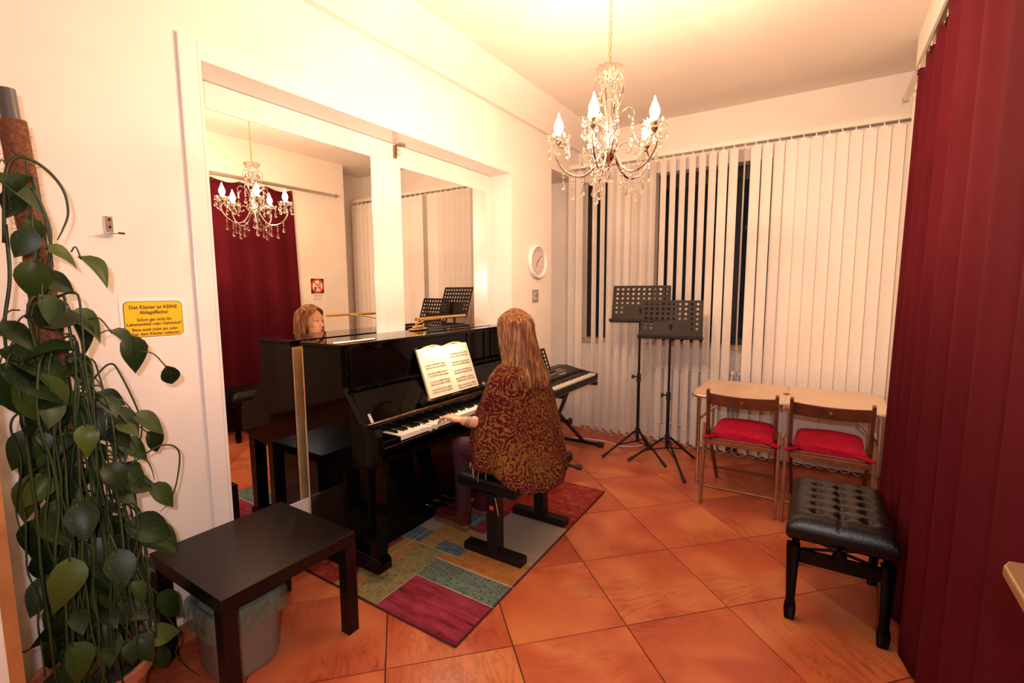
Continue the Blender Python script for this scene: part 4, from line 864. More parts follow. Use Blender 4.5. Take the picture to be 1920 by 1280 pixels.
for k in range(60):
    a = rad(6 * k); q.box((0.0150, 0.121 * math.sin(a), 0.121 * math.cos(a)), (0.0006, 0.002, 0.002))
q.build('minute_marks', 'clock_print', ck)
def hand(name, deg, L, w_, x):
    q = MB(); a = rad(deg); d = V(0, math.sin(a), math.cos(a)); n_ = V(0, math.cos(a), -math.sin(a)) * w_; o_ = V(x, 0, 0)
    vs = [o_ + V(t, 0, 0) + p for t in (0, 0.0015) for p in (-d * 0.018 - n_, -d * 0.018 + n_, d * L + n_ * 0.6, d * L - n_ * 0.6)]
    q.add(vs, [(0, 1, 2, 3), (4, 7, 6, 5), (0, 4, 5, 1), (1, 5, 6, 2), (2, 6, 7, 3), (3, 7, 4, 0)]); q.build(name, 'clock_print', ck)
hand('hour_hand', 208, 0.066, 0.0035, 0.0175); hand('minute_hand', 50, 0.098, 0.0026, 0.0205)
q = MB(); q.lathe([(0.0, 0.030), (0.126, 0.030), (0.126, 0.0285), (0.0, 0.0285)], n=40, axis=AX); q.build('clock_glass', 'clear_glass', ck)
sw = thing('light_switch', 'square grey metal wall switch below the clock', 'switch', (0.0005, 3.785, 1.418))
q = MB(); q.span((0, -0.052, -0.056), (0.010, 0.052, 0.056)); q.build('plate', 'satin_metal', sw, bevel=0.002)
q = MB(); q.span((0.010, -0.024, -0.030), (0.0125, 0.028, 0.030)); fr_ = q.build('bezel', 'white_plastic', sw, bevel=0.001); q = MB(); q.span((0.0125, -0.018, -0.024), (0.0145, 0.022, 0.024)); q.build('rocker', 'grey_plate', sw, bevel=0.001)
# prohibition sign on the right wall (seen in the mirror)
ps = thing('prohibition_sign', 'red and black no eating or drinking sign seen in the mirror', 'sign', (XR - 0.0006, 3.655, 1.515))
q = MB(); q.span((-0.0008, -0.105, -0.165), (0, 0.105, 0.115)); q.build('paper_sheet', 'paper', ps)
q = MB(); q.span((-0.0014, -0.090, -0.075), (-0.0008, 0.090, 0.105)); q.build('black_square', 'print_black', ps)
AXN = Matrix(((0, 0, -1), (0, 1, 0), (1, 0, 0)))
def disc(r, x, mt, nm): q = MB(); q.lathe([(r, x - 0.0006), (r, x)], (0, 0, 0.015), 36, AXN); q.build(nm, mt, ps)
disc(0.088, 0.0021, 'print_red', 'ring'); disc(0.066, 0.0028, 'paper', 'field')
q = MB(); X = -0.0031
def bar(y, z, w_, h_, a=0): q.box((X, y, z), (0.0006, w_, h_), Matrix.Rotation(a, 3, 'X'))
bar(0.034, 0.030, 0.011, 0.085)                                  # knife (to the right when seen from the room)
q.prism([(-0.004 + 0.008, -0.045), (0.012, -0.045), (0.011, 0.02), (0.005, 0.02)], X - 0.0003, X + 0.0003, 'x'); bar(0.002, 0.045, 0.003, 0.028); bar(0.008, 0.045, 0.003, 0.028); bar(0.014, 0.045, 0.003, 0.028); bar(0.008, 0.028, 0.016, 0.012)
q.prism([(-0.044, 0.005), (-0.016, 0.005), (-0.020, -0.040), (-0.040, -0.040)], X - 0.0003, X + 0.0003, 'x'); q.build('pictogram', 'print_black', ps)
q = MB(); X = -0.0040; bar(0.0, 0.015, 0.014, 0.135, rad(45)); q.build('slash', 'print_red', ps)
q = MB(); X = -0.0011
for z, w_ in ((-0.092, 0.165), (-0.108, 0.130), (-0.132, 0.120), (-0.150, 0.126)):
    y = -w_ / 2
    while y < w_ / 2 - 0.01: l_ = rnd(0.008, 0.026); l_ = min(l_, w_ / 2 - y); bar(y + l_ / 2, z, l_, 0.006); y += l_ + 0.005
q.build('small_print', 'print_grey', ps)

# ================================================================== BENCHES
b1 = thing('pianist_bench', 'black padded bench with two T-shaped pedestals under the pianist', 'bench', (0.745, 2.315, 0))
q = MB(); q.span((-0.205, -0.335, 0.402), (0.195, 0.335, 0.468)); q.build('seat', 'black_leather', b1, bevel=0.022, seg=4)
for y in (-0.262, 0.250):
    p = MB(); p.span((-0.030, y - 0.032, 0.055), (0.040, y + 0.032, 0.372)); po = p.build('post', 'black_metal', b1, bevel=0.002)
    p = MB(); p.span((-0.190, y - 0.034, 0.0105), (0.190, y + 0.034, 0.055)); p.build('foot_bar', 'black_metal', b1, bevel=0.004)
    p = MB(); p.span((-0.15, y - 0.02, 0.372), (0.15, y + 0.02, 0.402)); p.build('seat_support', 'black_metal', b1, bevel=0.003)
    if y < 0:
        p = MB(); p.box((0.005, y - 0.0325, 0.300), (0.026, 0.001, 0.022)); p.build('red_tag', 'red_tag', po)
        p = MB(); p.tube([(0.030, y - 0.034, 0.365), (0.052, y - 0.036, 0.270)], 0.003, 6); p.build('gas_rod', 'chrome', po)
p = MB(); p.span((-0.02, -0.23, 0.335), (0.03, 0.22, 0.365)); p.build('cross_bar', 'black_metal', b1, bevel=0.002)
p = MB(); p.cyl((0.06, 0.30, 0.385), (0.235, 0.345, 0.365), 0.010); p.cyl((0.205, 0.337, 0.369), (0.245, 0.348, 0.364), 0.016); p.build('height_lever', 'black_rubber', b1, smooth=True, auto=40)

b2 = thing('tufted_bench', 'black button-tufted leather piano stool beside the red curtain', 'bench', (2.315, 2.615, 0))
hx, hy = 0.190, 0.280
btn = [(-hx + 0.10 + 0.0925 * i, -hy + 0.075 + 0.0867 * j) for i in range(3) for j in range(6)]
q = MB(); nx_, ny_ = 36, 48; vs = []; fs = []
def topz(x, y):
    ex = max(0, abs(x) / hx); ey = max(0, abs(y) / hy); e = (1 - ex ** 8) ** 0.5 * (1 - ey ** 10) ** 0.5
    z = 0.455 + 0.050 * e
    for bx, by in btn:
        d2_ = (x - bx) ** 2 + (y - by) ** 2; z -= 0.019 * math.exp(-d2_ / 0.00032)
    for by in sorted({b[1] for b in btn}): z -= 0.005 * math.exp(-((y - by) / 0.008) ** 2) * (1 if abs(x) < hx * 0.75 else 0.3)
    z -= 0.005 * math.exp(-(x / 0.007) ** 2)
    return z
for i in range(nx_ + 1):
    for j in range(ny_ + 1): x = lerp(-hx, hx, i / nx_); y = lerp(-hy, hy, j / ny_); vs.append(V(x, y, topz(x, y)))
for i in range(nx_):
    for j in range(ny_): a = i * (ny_ + 1) + j; fs.append((a, a + ny_ + 1, a + ny_ + 2, a + 1))
q.add(vs, fs)
rings = []
edge = [(lerp(-hx, hx, i / nx_), -hy) for i in range(nx_)] + [(hx, lerp(-hy, hy, j / ny_)) for j in range(ny_)] + [(lerp(hx, -hx, i / nx_), hy) for i in range(nx_)] + [(-hx, lerp(hy, -hy, j / ny_)) for j in range(ny_)]
for sc, z in ((1.0, 0.455), (1.035, 0.440), (1.045, 0.420), (1.03, 0.400), (0.97, 0.385)): rings.append([(x * sc if abs(x) < hx else x * sc, y * (1 + (sc - 1) * 0.7), z) for x, y in edge])
loft(q, rings[::-1], True); o = q.build('cushion', 'black_leather', b2, smooth=True); cush = o
wm = o.modifiers.new('weld', 'WELD'); wm.merge_threshold = 0.0005
bm_ = MB(); bm_.ell((0, 0, 0), (0.009, 0.009, 0.004), n=10, m=6); bmm = bm_.mesh('button', 'black_leather', True)
for bx, by in btn: inst('button', bmm, cush, (bx, by, topz(bx, by) + 0.001))
for sx in (-1, 1):
    for sy in (-1, 1):
        p = MB(); cx_, cy_ = sx * 0.167, sy * 0.250; rings = []
        for z, a in ((0.0, 0.016), (0.004, 0.020), (0.055, 0.024), (0.080, 0.021), (0.090, 0.017), (0.20, 0.021), (0.34, 0.026), (0.350, 0.026)): rings.append([(cx_ + x, cy_ + y, z) for x, y in rrect(a, a, a * 0.25, 3)])
        loft(p, rings, True); p.f.append(tuple(range(len(p.v) - len(rings[0]), len(p.v)))); p.mi.append(0); p.build('leg', 'piano_black', b2, smooth=True, auto=35)
for sy in (-1, 1): p = MB(); p.span((-0.142, sy * 0.250 - 0.010, 0.275), (0.142, sy * 0.250 + 0.010, 0.335)); p.build('apron', 'piano_black', b2, bevel=0.003)
for sx in (-1, 1): p = MB(); p.span((sx * 0.167 - 0.010, -0.225, 0.275), (sx * 0.167 + 0.010, 0.225, 0.335)); p.build('apron', 'piano_black', b2, bevel=0.003)
for sy in (-1, 1):
    p = MB(); p.tube([(-0.14, sy * 0.222, 0.322), (0.0, sy * 0.222, 0.352), (0.13, sy * 0.222, 0.388)], 0.007, 8); p.tube([(0.14, sy * 0.225, 0.322), (0.0, sy * 0.228, 0.352), (-0.13, sy * 0.225, 0.388)], 0.007, 8); p.build('scissor_link', 'black_metal', b2, smooth=True)
p = MB(); p.cyl((0.0, -0.30, 0.362), (0.0, -0.22, 0.362), 0.008); p.lathe([(0.0, -0.012), (0.022, -0.012), (0.027, 0.0), (0.026, 0.014), (0.010, 0.022)], (0.0, -0.305, 0.362), 18, Matrix.Rotation(rad(-90), 3, 'X')); p.build('height_knob', 'piano_black', b2, smooth=True, auto=40)
p = MB(); p.span((-0.15, -0.24, 0.372), (0.15, 0.24, 0.386)); p.build('seat_frame', 'black_metal', b2)

# ================================================================== FOLDING TABLE
ft = thing('folding_table', 'beige folding table with aluminium rim in front of the blind', 'table', (2.0, 4.00, 0))
TX0, TX1, TY0, TY1, TZ = -0.585, 0.600, -0.335, 0.345, 0.70
def half(x0, x1, left):
    hx_, hy_ = (x1 - x0) / 2, (TY1 - TY0) / 2; cx_, cy_ = (x0 + x1) / 2, (TY0 + TY1) / 2; r = 0.075; pts = []
    corners = [(hx_, hy_, 0, not left), (-hx_, hy_, 90, left), (-hx_, -hy_, 180, left), (hx_, -hy_, 270, not left)]
    for px, py, a0, rd_ in corners:
        if rd_:
            for i in range(7): t = rad(a0 + 15 * i); pts.append((cx_ + px - math.copysign(r, px) + r * math.cos(t), cy_ + py - math.copysign(r, py) + r * math.sin(t)))
        else: pts.append((cx_ + px, cy_ + py))
    return pts
for x0, x1, lf in ((TX0, 0.0155, True), (0.0205, TX1, False)):
    pl = half(x0, x1, lf); q = MB(); q.prism(pl, TZ - 0.020, TZ - 0.0005, 'z'); tp = q.build('top_panel', 'beige_laminate', ft)
    q = MB(); q.tube([V(x, y, TZ - 0.012) for x, y in pl], 0.011, 8, closed=True); q.build('rim', 'alu', tp, smooth=True)
q = MB(); q.lathe([(0.0, TZ - 0.001), (0.024, TZ - 0.001), (0.024, TZ + 0.001), (0.0, TZ + 0.001)], (0.018, 0.0, 0), 16); q.build('parasol_hole_cap', 'black_rubber', ft)
q = MB(); q.span((-0.06, TY0 - 0.011, TZ - 0.030), (0.095, TY0 - 0.004, TZ - 0.008)); q.cyl((0.018, TY0 - 0.012, TZ - 0.034), (0.018, TY0 + 0.01, TZ - 0.034), 0.008); q.build('fold_clasp', 'chrome', ft, bevel=0.001)
for sx, x in ((-1, TX0 + 0.055), (1, TX1 - 0.055)):
    for y in (TY0 + 0.045, TY1 - 0.045):
        q = MB(); q.cyl((x, y, 0.012), (x, y, TZ - 0.02), 0.0105, n=12); lg = q.build('leg', 'alu', ft, smooth=True, auto=40)
        q = MB(); q.cyl((x, y, 0.0), (x, y, 0.030), 0.0150, 0.0135, n=12); q.build('leg_foot', 'grey_plate', lg, smooth=True, auto=40); q = MB(); q.cyl((x, y, 0.262), (x, y, 0.290), 0.0145, n=12); q.build('leg_collar', 'grey_plate', lg, smooth=True, auto=40)
    q = MB(); q.cyl((x, TY0 + 0.045, 0.50), (x, TY1 - 0.045, 0.50), 0.008); q.build('leg_brace', 'alu', ft, smooth=True, auto=40)
    q = MB(); q.tube([(x, TY0 + 0.047, 0.50), (x - sx * 0.10, TY0 + 0.047, 0.60), (x - sx * 0.16, TY0 + 0.047, TZ - 0.02)], 0.006, 8); q.build('strut', 'alu', ft, smooth=True)

# ================================================================== FOLDING CHAIRS
def make_chair(label, loc, rz):
    ch = thing('folding_chair', label, 'chair', loc, rz, 'folding chairs at the table')
    W2 = 0.205
    for sx in (-1, 1):
        x = sx * W2; q = MB(); a = V(x, -0.30, 0.80); b = V(x, 0.26, 0.004); d = (b - a).normalized(); nn = V(0, -d.z, d.y)
        def stick(q, a, b, w_, t_):
            d = (b - a).normalized(); s_ = V(1, 0, 0); n_ = d.cross(s_).normalized(); vs = [p + i * s_ * t_ / 2 + j * n_ * w_ / 2 for p in (a, b) for i, j in ((-1, -1), (1, -1), (1, 1), (-1, 1))]
            q.add(vs, [(0, 1, 2, 3), (4, 7, 6, 5), (0, 4, 5, 1), (1, 5, 6, 2), (2, 6, 7, 3), (3, 7, 4, 0)])
        mid = V(x, -0.165, 0.47)
        # rear post: upright back part bending into the leg that runs forward
        stick(q, V(x, -0.285, 0.80), V(x, -0.215, 0.50), 0.034, 0.020); stick(q, V(x, -0.222, 0.52), V(x, 0.255, 0.003), 0.032, 0.020); q.build('back_post', 'chair_wood', ch, bevel=0.003)
        q = MB(); stick(q, V(x + sx * 0.021, -0.305, 0.003), V(x + sx * 0.021, -0.225, 0.555), 0.032, 0.020); q.build('leg', 'chair_wood_light', ch, bevel=0.003)
        q = MB(); stick(q, V(x - sx * 0.021, -0.235, 0.418), V(x - sx * 0.021, 0.175, 0.440), 0.032, 0.018); q.build('seat_rail', 'chair_wood_light', ch, bevel=0.002)
    q = MB(); vs = []; n = 12
    for i in range(n + 1):
        u = i / n * 2 - 1; bow = 0.030 * (1 - u * u); dz = 0.012 * (1 - u * u)
        for zz, th in ((0.695, 0), (0.775, 0), (0.775, 1), (0.695, 1)): lean = -0.285 + (0.80 - zz) * 0.233; vs.append(V(u * 0.196, lean + bow + th * 0.014 - 0.007, zz - dz * 1.5))
    fs = []
    for i in range(n):
        for j in range(4): fs.append((i * 4 + j, i * 4 + (j + 1) % 4, (i + 1) * 4 + (j + 1) % 4, (i + 1) * 4 + j))
    fs += [(0, 1, 2, 3), (n * 4, n * 4 + 3, n * 4 + 2, n * 4 + 1)]
    q.add(vs, fs); bk_ = q.build('back_slat', 'chair_wood', ch, bevel=0.003)
    q = MB(); q.cyl((0, -0.243, 0.722), (0, -0.258, 0.722), 0.010, n=14); q.build('plug', 'chair_wood_light', bk_)
    for k in range(5): q = MB(); y = -0.19 + k * 0.085; q.span((-0.184, y - 0.030, 0.436 + k * 0.003), (0.184, y + 0.030, 0.450 + k * 0.003)); q.build('seat_slat', 'chair_wood_light', ch, bevel=0.003)
    q = MB(); q.span((-0.205, -0.232, 0.405), (0.205, -0.212, 0.435)); q.build('seat_bar', 'chair_wood_light', ch, bevel=0.003)
    q = MB(); q.cyl((-W2 - 0.01, -0.287, 0.125), (W2 + 0.01, -0.287, 0.125), 0.010); q.build('stretcher', 'chair_wood_light', ch, smooth=True, auto=40)
    q = MB(); q.cyl((-W2, 0.150, 0.117), (W2, 0.150, 0.117), 0.009); q.build('stretcher', 'chair_wood', ch, smooth=True, auto=40)
    return ch
def make_cushion(label, loc, rz):
    cs = thing('seat_cushion', label, 'cushion', loc, rz, 'red seat cushions')
    q = MB(); q.span((-0.185, -0.205, 0.0), (0.185, 0.185, 0.045)); o = q.build('pad', 'red_cushion', cs, smooth=True)
    b = o.modifiers.new('s', 'SUBSURF'); b.subdivision_type = 'SIMPLE'; b.levels = b.render_levels = 4; bake(o)
    for v in o.data.vertices:
        x, y, z = v.co; ex = 1 - (abs(x) / 0.19) ** 6; ey = 1 - (abs(y + 0.01) / 0.20) ** 6; e = max(0, ex) * max(0, ey)
        if z > 0.02: v.co.z = 0.012 + 0.040 * e ** 0.4 + 0.020 * max(0.0, min(1.0, (y + 0.1) / 0.28)) * e ** 0.4 + 0.005 * mnoise.noise(V(x * 9, y * 9, 0))
    for sx in (-1, 1):
        q = MB(); q.tube([(sx * 0.15, -0.205, 0.015), (sx * 0.20, -0.238, 0.010), (sx * 0.228, -0.262, 0.012), (sx * 0.232, -0.225, 0.010), (sx * 0.19, -0.19, 0.014)], 0.0105, 6); q.build('tie', 'red_cushion', cs, smooth=True)
    return cs
make_chair('dark wooden folding chair nearer the music stands', (1.785, 3.675, 0), rad(1)); make_cushion('red seat cushion on the folding chair nearer the music stands', (1.785, 3.675, 0.4505), rad(1))
make_chair('dark wooden folding chair nearer the red curtain', (2.285, 3.670, 0), rad(-1)); make_cushion('red seat cushion on the folding chair nearer the red curtain', (2.285, 3.670, 0.4505), rad(-1))

# ================================================================== MUSIC STANDS
def stand(label, base, feet, dc, dw, hub_z, knob_z, dz0, seed):
    ms = thing('music_stand', label, 'music stand', base, 0, 'orchestral music stands')
    bx, by = base[0], base[1]
    q = MB(); q.cyl((0, 0, 0.105), (0, 0, knob_z), 0.0135, n=14); q.build('lower_tube', 'stand_black', ms, smooth=True, auto=40)
    q = MB(); q.cyl((0, 0, knob_z - 0.02), (0, 0, dz0 + 0.12), 0.0100, n=14); q.build('upper_tube', 'stand_black', ms, smooth=True, auto=40)
    q = MB(); q.cyl((0, 0, knob_z - 0.045), (0, 0, knob_z + 0.025), 0.0185, n=14); q.cyl((-0.012, -0.012, knob_z), (-0.040, -0.020, knob_z), 0.006); cl = q.build('height_clamp', 'black_rubber', ms, smooth=True, auto=40)
    q = MB(); q.lathe([(0.0, 0), (0.016, 0.0), (0.018, 0.008), (0.014, 0.016), (0.0, 0.016)], (-0.040, -0.020, knob_z), 10, Matrix.Rotation(rad(-90), 3, 'Y'), wob=lambda i, j: 1 + 0.12 * (j % 2)); q.build('knob', 'black_rubber', cl)
    q = MB(); q.cyl((0, 0, hub_z - 0.02), (0, 0, hub_z + 0.025), 0.022, n=14); q.build('tripod_hub', 'black_rubber', ms, smooth=True, auto=40)
    for fx, fy in feet:
        d = V(fx - bx, fy - by, 0); L = d.length; d.normalize(); top = d * 0.03 + V(0, 0, hub_z); end = d * L + V(0, 0, 0.012); q = MB(); q.cyl(top, end, 0.0095, n=10); lg = q.build('leg', 'stand_black', ms, smooth=True, auto=40)
        q = MB(); q.cyl(end.lerp(top, 0.14), end + d * 0.004, 0.0125, n=10); q.build('rubber_foot', 'black_rubber', lg, smooth=True, auto=40)
        q = MB(); q.cyl(V(0, 0, 0.112) + d * 0.012, top.lerp(end, 0.55), 0.0055, n=8); q.ell(top.lerp(end, 0.55) + V(0, 0, 0.009), (0.005,) * 3, n=8, m=6); q.build('brace', 'stand_black', ms, smooth=True, auto=40)
    # perforated desk
    to_cam = (V(CAM.x, CAM.y, 0) - V(bx, by, 0)); to_cam = V(0.22, -1, 0).normalized() if dc is None else Vector(dc).normalized()
    right = V(-to_cam.y, to_cam.x, 0); tilt = rad(18); upv = (V(0, 0, 1) * math.cos(tilt) - to_cam * math.sin(tilt)); nrm = right.cross(upv) * -1
    if nrm.dot(to_cam) < 0: nrm = -nrm
    H_ = 0.335; org = V(0, 0, dz0) + to_cam * 0.030
    def P(u, v, t=0.0): return org + right * u + upv * v + nrm * t
    cols, rows = 10, 7; hole_r = 0.0115; px_, py_ = 0.046, 0.0425
    cells = []
    q = MB()
    us = [-dw / 2] + [-dw / 2 + dw / 2 - cols * px_ / 2 + i * px_ for i in range(cols + 1)] + [dw / 2]
    v_top = H_ - 0.012; vsn = [0.0] + [v_top - rows * py_ + j * py_ for j in range(rows + 1)] + [H_]
    def solid(u0, u1, v0, v1):
        if u1 - u0 < 1e-4 or v1 - v0 < 1e-4: return
        q.add([P(u, v, t) for t in (0, 0.0018) for u, v in ((u0, v0), (u1, v0), (u1, v1), (u0, v1))], [(0, 3, 2, 1), (4, 5, 6, 7), (0, 1, 5, 4), (1, 2, 6, 5), (2, 3, 7, 6), (3, 0, 4, 7)])
    def holed(u0, u1, v0, v1, r):
        cu_, cv_ = (u0 + u1) / 2, (v0 + v1) / 2; n = 12; ring = []; outr = []
        for i in range(n):
            a = 2 * PI * (i + 0.5) / n; ca, sa = math.cos(a), math.sin(a); ring.append((cu_ + r * ca, cv_ + r * sa)); k = min((u1 - u0) / 2 / max(1e-6, abs(ca)), (v1 - v0) / 2 / max(1e-6, abs(sa))); outr.append((cu_ + k * ca, cv_ + k * sa))
        o_ = len(q.v)
        for t in (0, 0.0018): q.v += [P(u, v, t) for u, v in ring + outr]
        for i in range(n):
            j = (i + 1) % n
            for L_ in (0, 2 * n): q.f.append((o_ + L_ + i, o_ + L_ + j, o_ + L_ + n + j, o_ + L_ + n + i)); q.mi.append(0)
            q.f.append((o_ + i, o_ + j, o_ + 2 * n + j, o_ + 2 * n + i)); q.mi.append(0)
        for cu2, cv2 in ((u0, v0), (u1, v0), (u1, v1), (u0, v1)):   # fill the corners
            near = sorted(range(n), key=lambda i: (outr[i][0] - cu2) ** 2 + (outr[i][1] - cv2) ** 2)[:2]
            for t in (0, 0.0018): q.add([P(*outr[near[0]], t), P(cu2, cv2, t), P(*outr[near[1]], t)], [(0, 1, 2)])
    for i in range(cols + 2):
        for j in range(rows + 1 + 1):
            u0, u1, v0, v1 = us[i], us[i + 1], vsn[j], vsn[j + 1]
            inner = 1 <= i <= cols and 1 <= j <= rows
            if not inner: solid(u0, u1, v0, v1); continue
            r_from_top = rows - j
            if r_from_top < 4: holed(u0, u1, v0, v1, hole_r)
            elif r_from_top < 6:
                if i in (1, 2, cols - 1, cols): holed(u0, u1, v0, v1, hole_r)
                elif i in (5, 6): holed(u0, u1, v0, v1, 0.0032)
                else: solid(u0, u1, v0, v1)
            else: solid(u0, u1, v0, v1)
    dk = q.build('desk', 'stand_black', ms)
    q = MB(); q.add([P(u, v, t) for u in (-dw / 2 - 0.012, dw / 2 + 0.012) for v, t in ((-0.004, -0.002), (-0.004, 0.060), (0.014, 0.064), (0.014, 0.060), (0.002, 0.056), (0.002, -0.002))], [(0, 1, 2, 3, 4, 5), (6, 11, 10, 9, 8, 7)] + [(i, (i + 1) % 6, 6 + (i + 1) % 6, 6 + i) for i in range(6)]); q.build('lip', 'stand_black', dk)
    q = MB(); q.box(P(0, 0.10, -0.010), (0.05, 0.018, 0.07)); q.build('desk_bracket', 'black_rubber', ms, bevel=0.003)
stand('taller black perforated music stand left of its twin', (0.867, 4.135, 0), [(0.653, 3.849), (1.182, 3.905), (0.90, 4.33)], (0.20, -1, 0), 0.495, 0.205, 0.70, 1.185, 1)
stand('shorter black perforated music stand in front of the taller one', (1.143, 4.085, 0), [(0.874, 3.879), (1.392, 3.654), (1.335, 4.235)], (0.16, -1, 0), 0.495, 0.200, 0.575, 1.060, 2)

# ================================================================== DIGITAL KEYBOARD on X stand
kx = thing('keyboard_stand', 'black X-shaped stand under the digital keyboard', 'keyboard stand', (0.33, 3.60, 0))
for (ya, yb) in ((0.505, -0.30), (-0.30, 0.33)):
    q = MB(); dx = 0.022 if ya > 0 else -0.022; a = V(dx, ya, 0.030); b = V(dx, yb, 0.632); d = (b - a); 
    q.tube([a, b], 0.0165, 4); q.build('cross_leg', 'black_metal', kx)
for y in (0.505, -0.30):
    q = MB(); q.cyl((-0.26, y, 0.024), (0.22, y, 0.024), 0.0165, n=12); ft_ = q.build('foot_bar', 'black_metal', kx, smooth=True, auto=40)
    q = MB(); q.cyl((-0.305, y, 0.024), (-0.235, y, 0.024), 0.0235, n=12); q.cyl((0.165, y, 0.024), (0.225, y, 0.024), 0.0235, n=12); q.build('end_cap', 'black_rubber', ft_, smooth=True, auto=40)
for y in (0.33, -0.30):
    q = MB(); q.cyl((-0.16, y, 0.643), (0.16, y, 0.643), 0.0165, n=12); sp_ = q.build('support_bar', 'black_metal', kx, smooth=True, auto=40)
    q = MB(); q.cyl((0.115, y, 0.643), (0.225, y, 0.643), 0.0195, n=12); q.build('rubber_sleeve', 'black_rubber', sp_, smooth=True, auto=40)
q = MB(); q.cyl((-0.05, 0.105, 0.325), (0.09, 0.105, 0.325), 0.013); q.lathe([(0.0, 0), (0.03, 0.002), (0.034, 0.012), (0.026, 0.024), (0.0, 0.026)], (0.06, 0.105, 0.325), 12, Matrix.Rotation(rad(90), 3, 'Y')); q.build('pivot_knob', 'black_rubber', kx, smooth=True, auto=40)
kd = thing('digital_keyboard', 'black digital keyboard with white keys beside the piano', 'keyboard', (0.36, 3.50, 0.664))
KL = 0.425   # half length
prof = [(-0.185, 0.0), (0.19, 0.0), (0.205, 0.012), (0.205, 0.050), (0.190, 0.058), (0.055, 0.058), (0.050, 0.092), (-0.10, 0.125), (-0.185, 0.120)]
q = MB(); q.prism([(x, z) for x, z in prof], -KL, KL, 'y'); q.build('case', 'black_metal', kd, bevel=0.004)
for sy in (-1, 1): q = MB(); q.prism([(0.05, 0.055), (0.206, 0.045), (0.206, 0.068), (0.05, 0.095)], sy * KL - (0.030 if sy > 0 else 0), sy * KL + (0.030 if sy < 0 else 0), 'y'); q.build('end_cheek', 'black_rubber', kd, bevel=0.003)
q = MB(); q.span((-0.11, -KL + 0.005, -0.0005), (0.197, KL - 0.005, 0.003)); q.build('base_plate', 'grey_plate', kd)
nk = 36; kw = (2 * KL - 0.064) / nk
wk2 = MB(); wk2.span((0.062, 0.0004, 0.058), (0.198, kw - 0.0006, 0.072)); wk2m = wk2.mesh('white_key', 'ivory_key'); bk2 = MB(); bk2.span((0.062, -0.0048, 0.072), (0.148, 0.0048, 0.082)); bk2m = bk2.mesh('black_key', 'ebony_key')
for k in range(nk):
    inst('white_key', wk2m, kd, (0, -KL + 0.032 + k * kw, 0))
    if k < nk - 1 and k % 7 in (0, 1, 3, 4, 5): inst('black_key', bk2m, kd, (0, -KL + 0.032 + (k + 1) * kw, 0))
sl = -0.22
def on_top(x): return 0.092 + (0.05 - x) * 0.22 + 0.0005
q = MB()
for k in range(7): x = 0.018; q.box((x, 0.05 + k * 0.018, on_top(x) + 0.001), (0.010, 0.012, 0.003))
for k in range(18): x = -0.02 - 0.022 * (k // 6); q.box((x, 0.09 + (k % 6) * 0.026, on_top(x) + 0.001), (0.005, 0.014, 0.002))
q.build('buttons', 'paper', kd)
q = MB(); q.box((-0.035, 0.0, on_top(-0.035)), (0.06, 0.12, 0.002), Matrix.Rotation(rad(12.4), 3, 'Y')); q.build('display', 'print_grey', kd)
q = MB()   # small music rest with big holes
for i in range(6):
    for j in range(5):
        pass
def rest(q):
    cols, rows = 6, 5; cwid, chgt = 0.046, 0.034; u0, v0 = -cols * cwid / 2, 0.012; lean = rad(20)
    def P(u, v, t=0): return V(-0.075 - v * math.sin(lean) + t, u - 0.085, 0.128 + v * math.cos(lean))
    def sol(a, b, c, d): q.add([P(u, v, t) for t in (0, 0.003) for u, v in ((a, c), (b, c), (b, d), (a, d))], [(0, 3, 2, 1), (4, 5, 6, 7), (0, 1, 5, 4), (1, 2, 6, 5), (2, 3, 7, 6), (3, 0, 4, 7)])
    sol(u0 - 0.014, u0 - u0 * 2 + 0.014, -0.004, v0); sol(u0 - 0.014, -u0 + 0.014, v0 + rows * chgt, v0 + rows * chgt + 0.014); sol(u0 - 0.014, u0, v0, v0 + rows * chgt); sol(-u0, -u0 + 0.014, v0, v0 + rows * chgt)
    for i in range(cols):
        for j in range(rows):
            a, b, c, d = u0 + i * cwid, u0 + (i + 1) * cwid, v0 + j * chgt, v0 + (j + 1) * chgt; n = 12; cu_, cv_ = (a + b) / 2, (c + d) / 2; ring = []; outr = []
            for k in range(n):
                t = 2 * PI * (k + 0.5) / n; ca, sa = math.cos(t), math.sin(t); ring.append((cu_ + 0.0165 * ca, cv_ + 0.0125 * sa)); kk = min(cwid / 2 / max(1e-6, abs(ca)), chgt / 2 / max(1e-6, abs(sa))); outr.append((cu_ + kk * ca, cv_ + kk * sa))
            o_ = len(q.v)
            for t in (0, 0.003): q.v += [P(u, v, t) for u, v in ring + outr]
            for k in range(n):
                j2 = (k + 1) % n
                for L_ in (0, 2 * n): q.f.append((o_ + L_ + k, o_ + L_ + j2, o_ + L_ + n + j2, o_ + L_ + n + k)); q.mi.append(0)
                q.f.append((o_ + k, o_ + j2, o_ + 2 * n + j2, o_ + 2 * n + k)); q.mi.append(0)
            for cu2, cv2 in ((a, c), (b, c), (b, d), (a, d)):
                near = sorted(range(n), key=lambda k: (outr[k][0] - cu2) ** 2 + (outr[k][1] - cv2) ** 2)[:2]
                for t in (0, 0.003): q.add([P(*outr[near[0]], t), P(cu2, cv2, t), P(*outr[near[1]], t)], [(0, 1, 2)])
    q.add([P(u, v, t) for u in (u0 - 0.02, -u0 + 0.02) for v, t in ((-0.006, 0.0), (-0.006, 0.05), (0.002, 0.05), (0.002, 0.0))], [(0, 1, 2, 3), (4, 7, 6, 5), (0, 4, 5, 1), (1, 5, 6, 2), (2, 6, 7, 3), (3, 7, 4, 0)])
q = MB(); rest(q); q.build('music_rest', 'black_metal', kd)
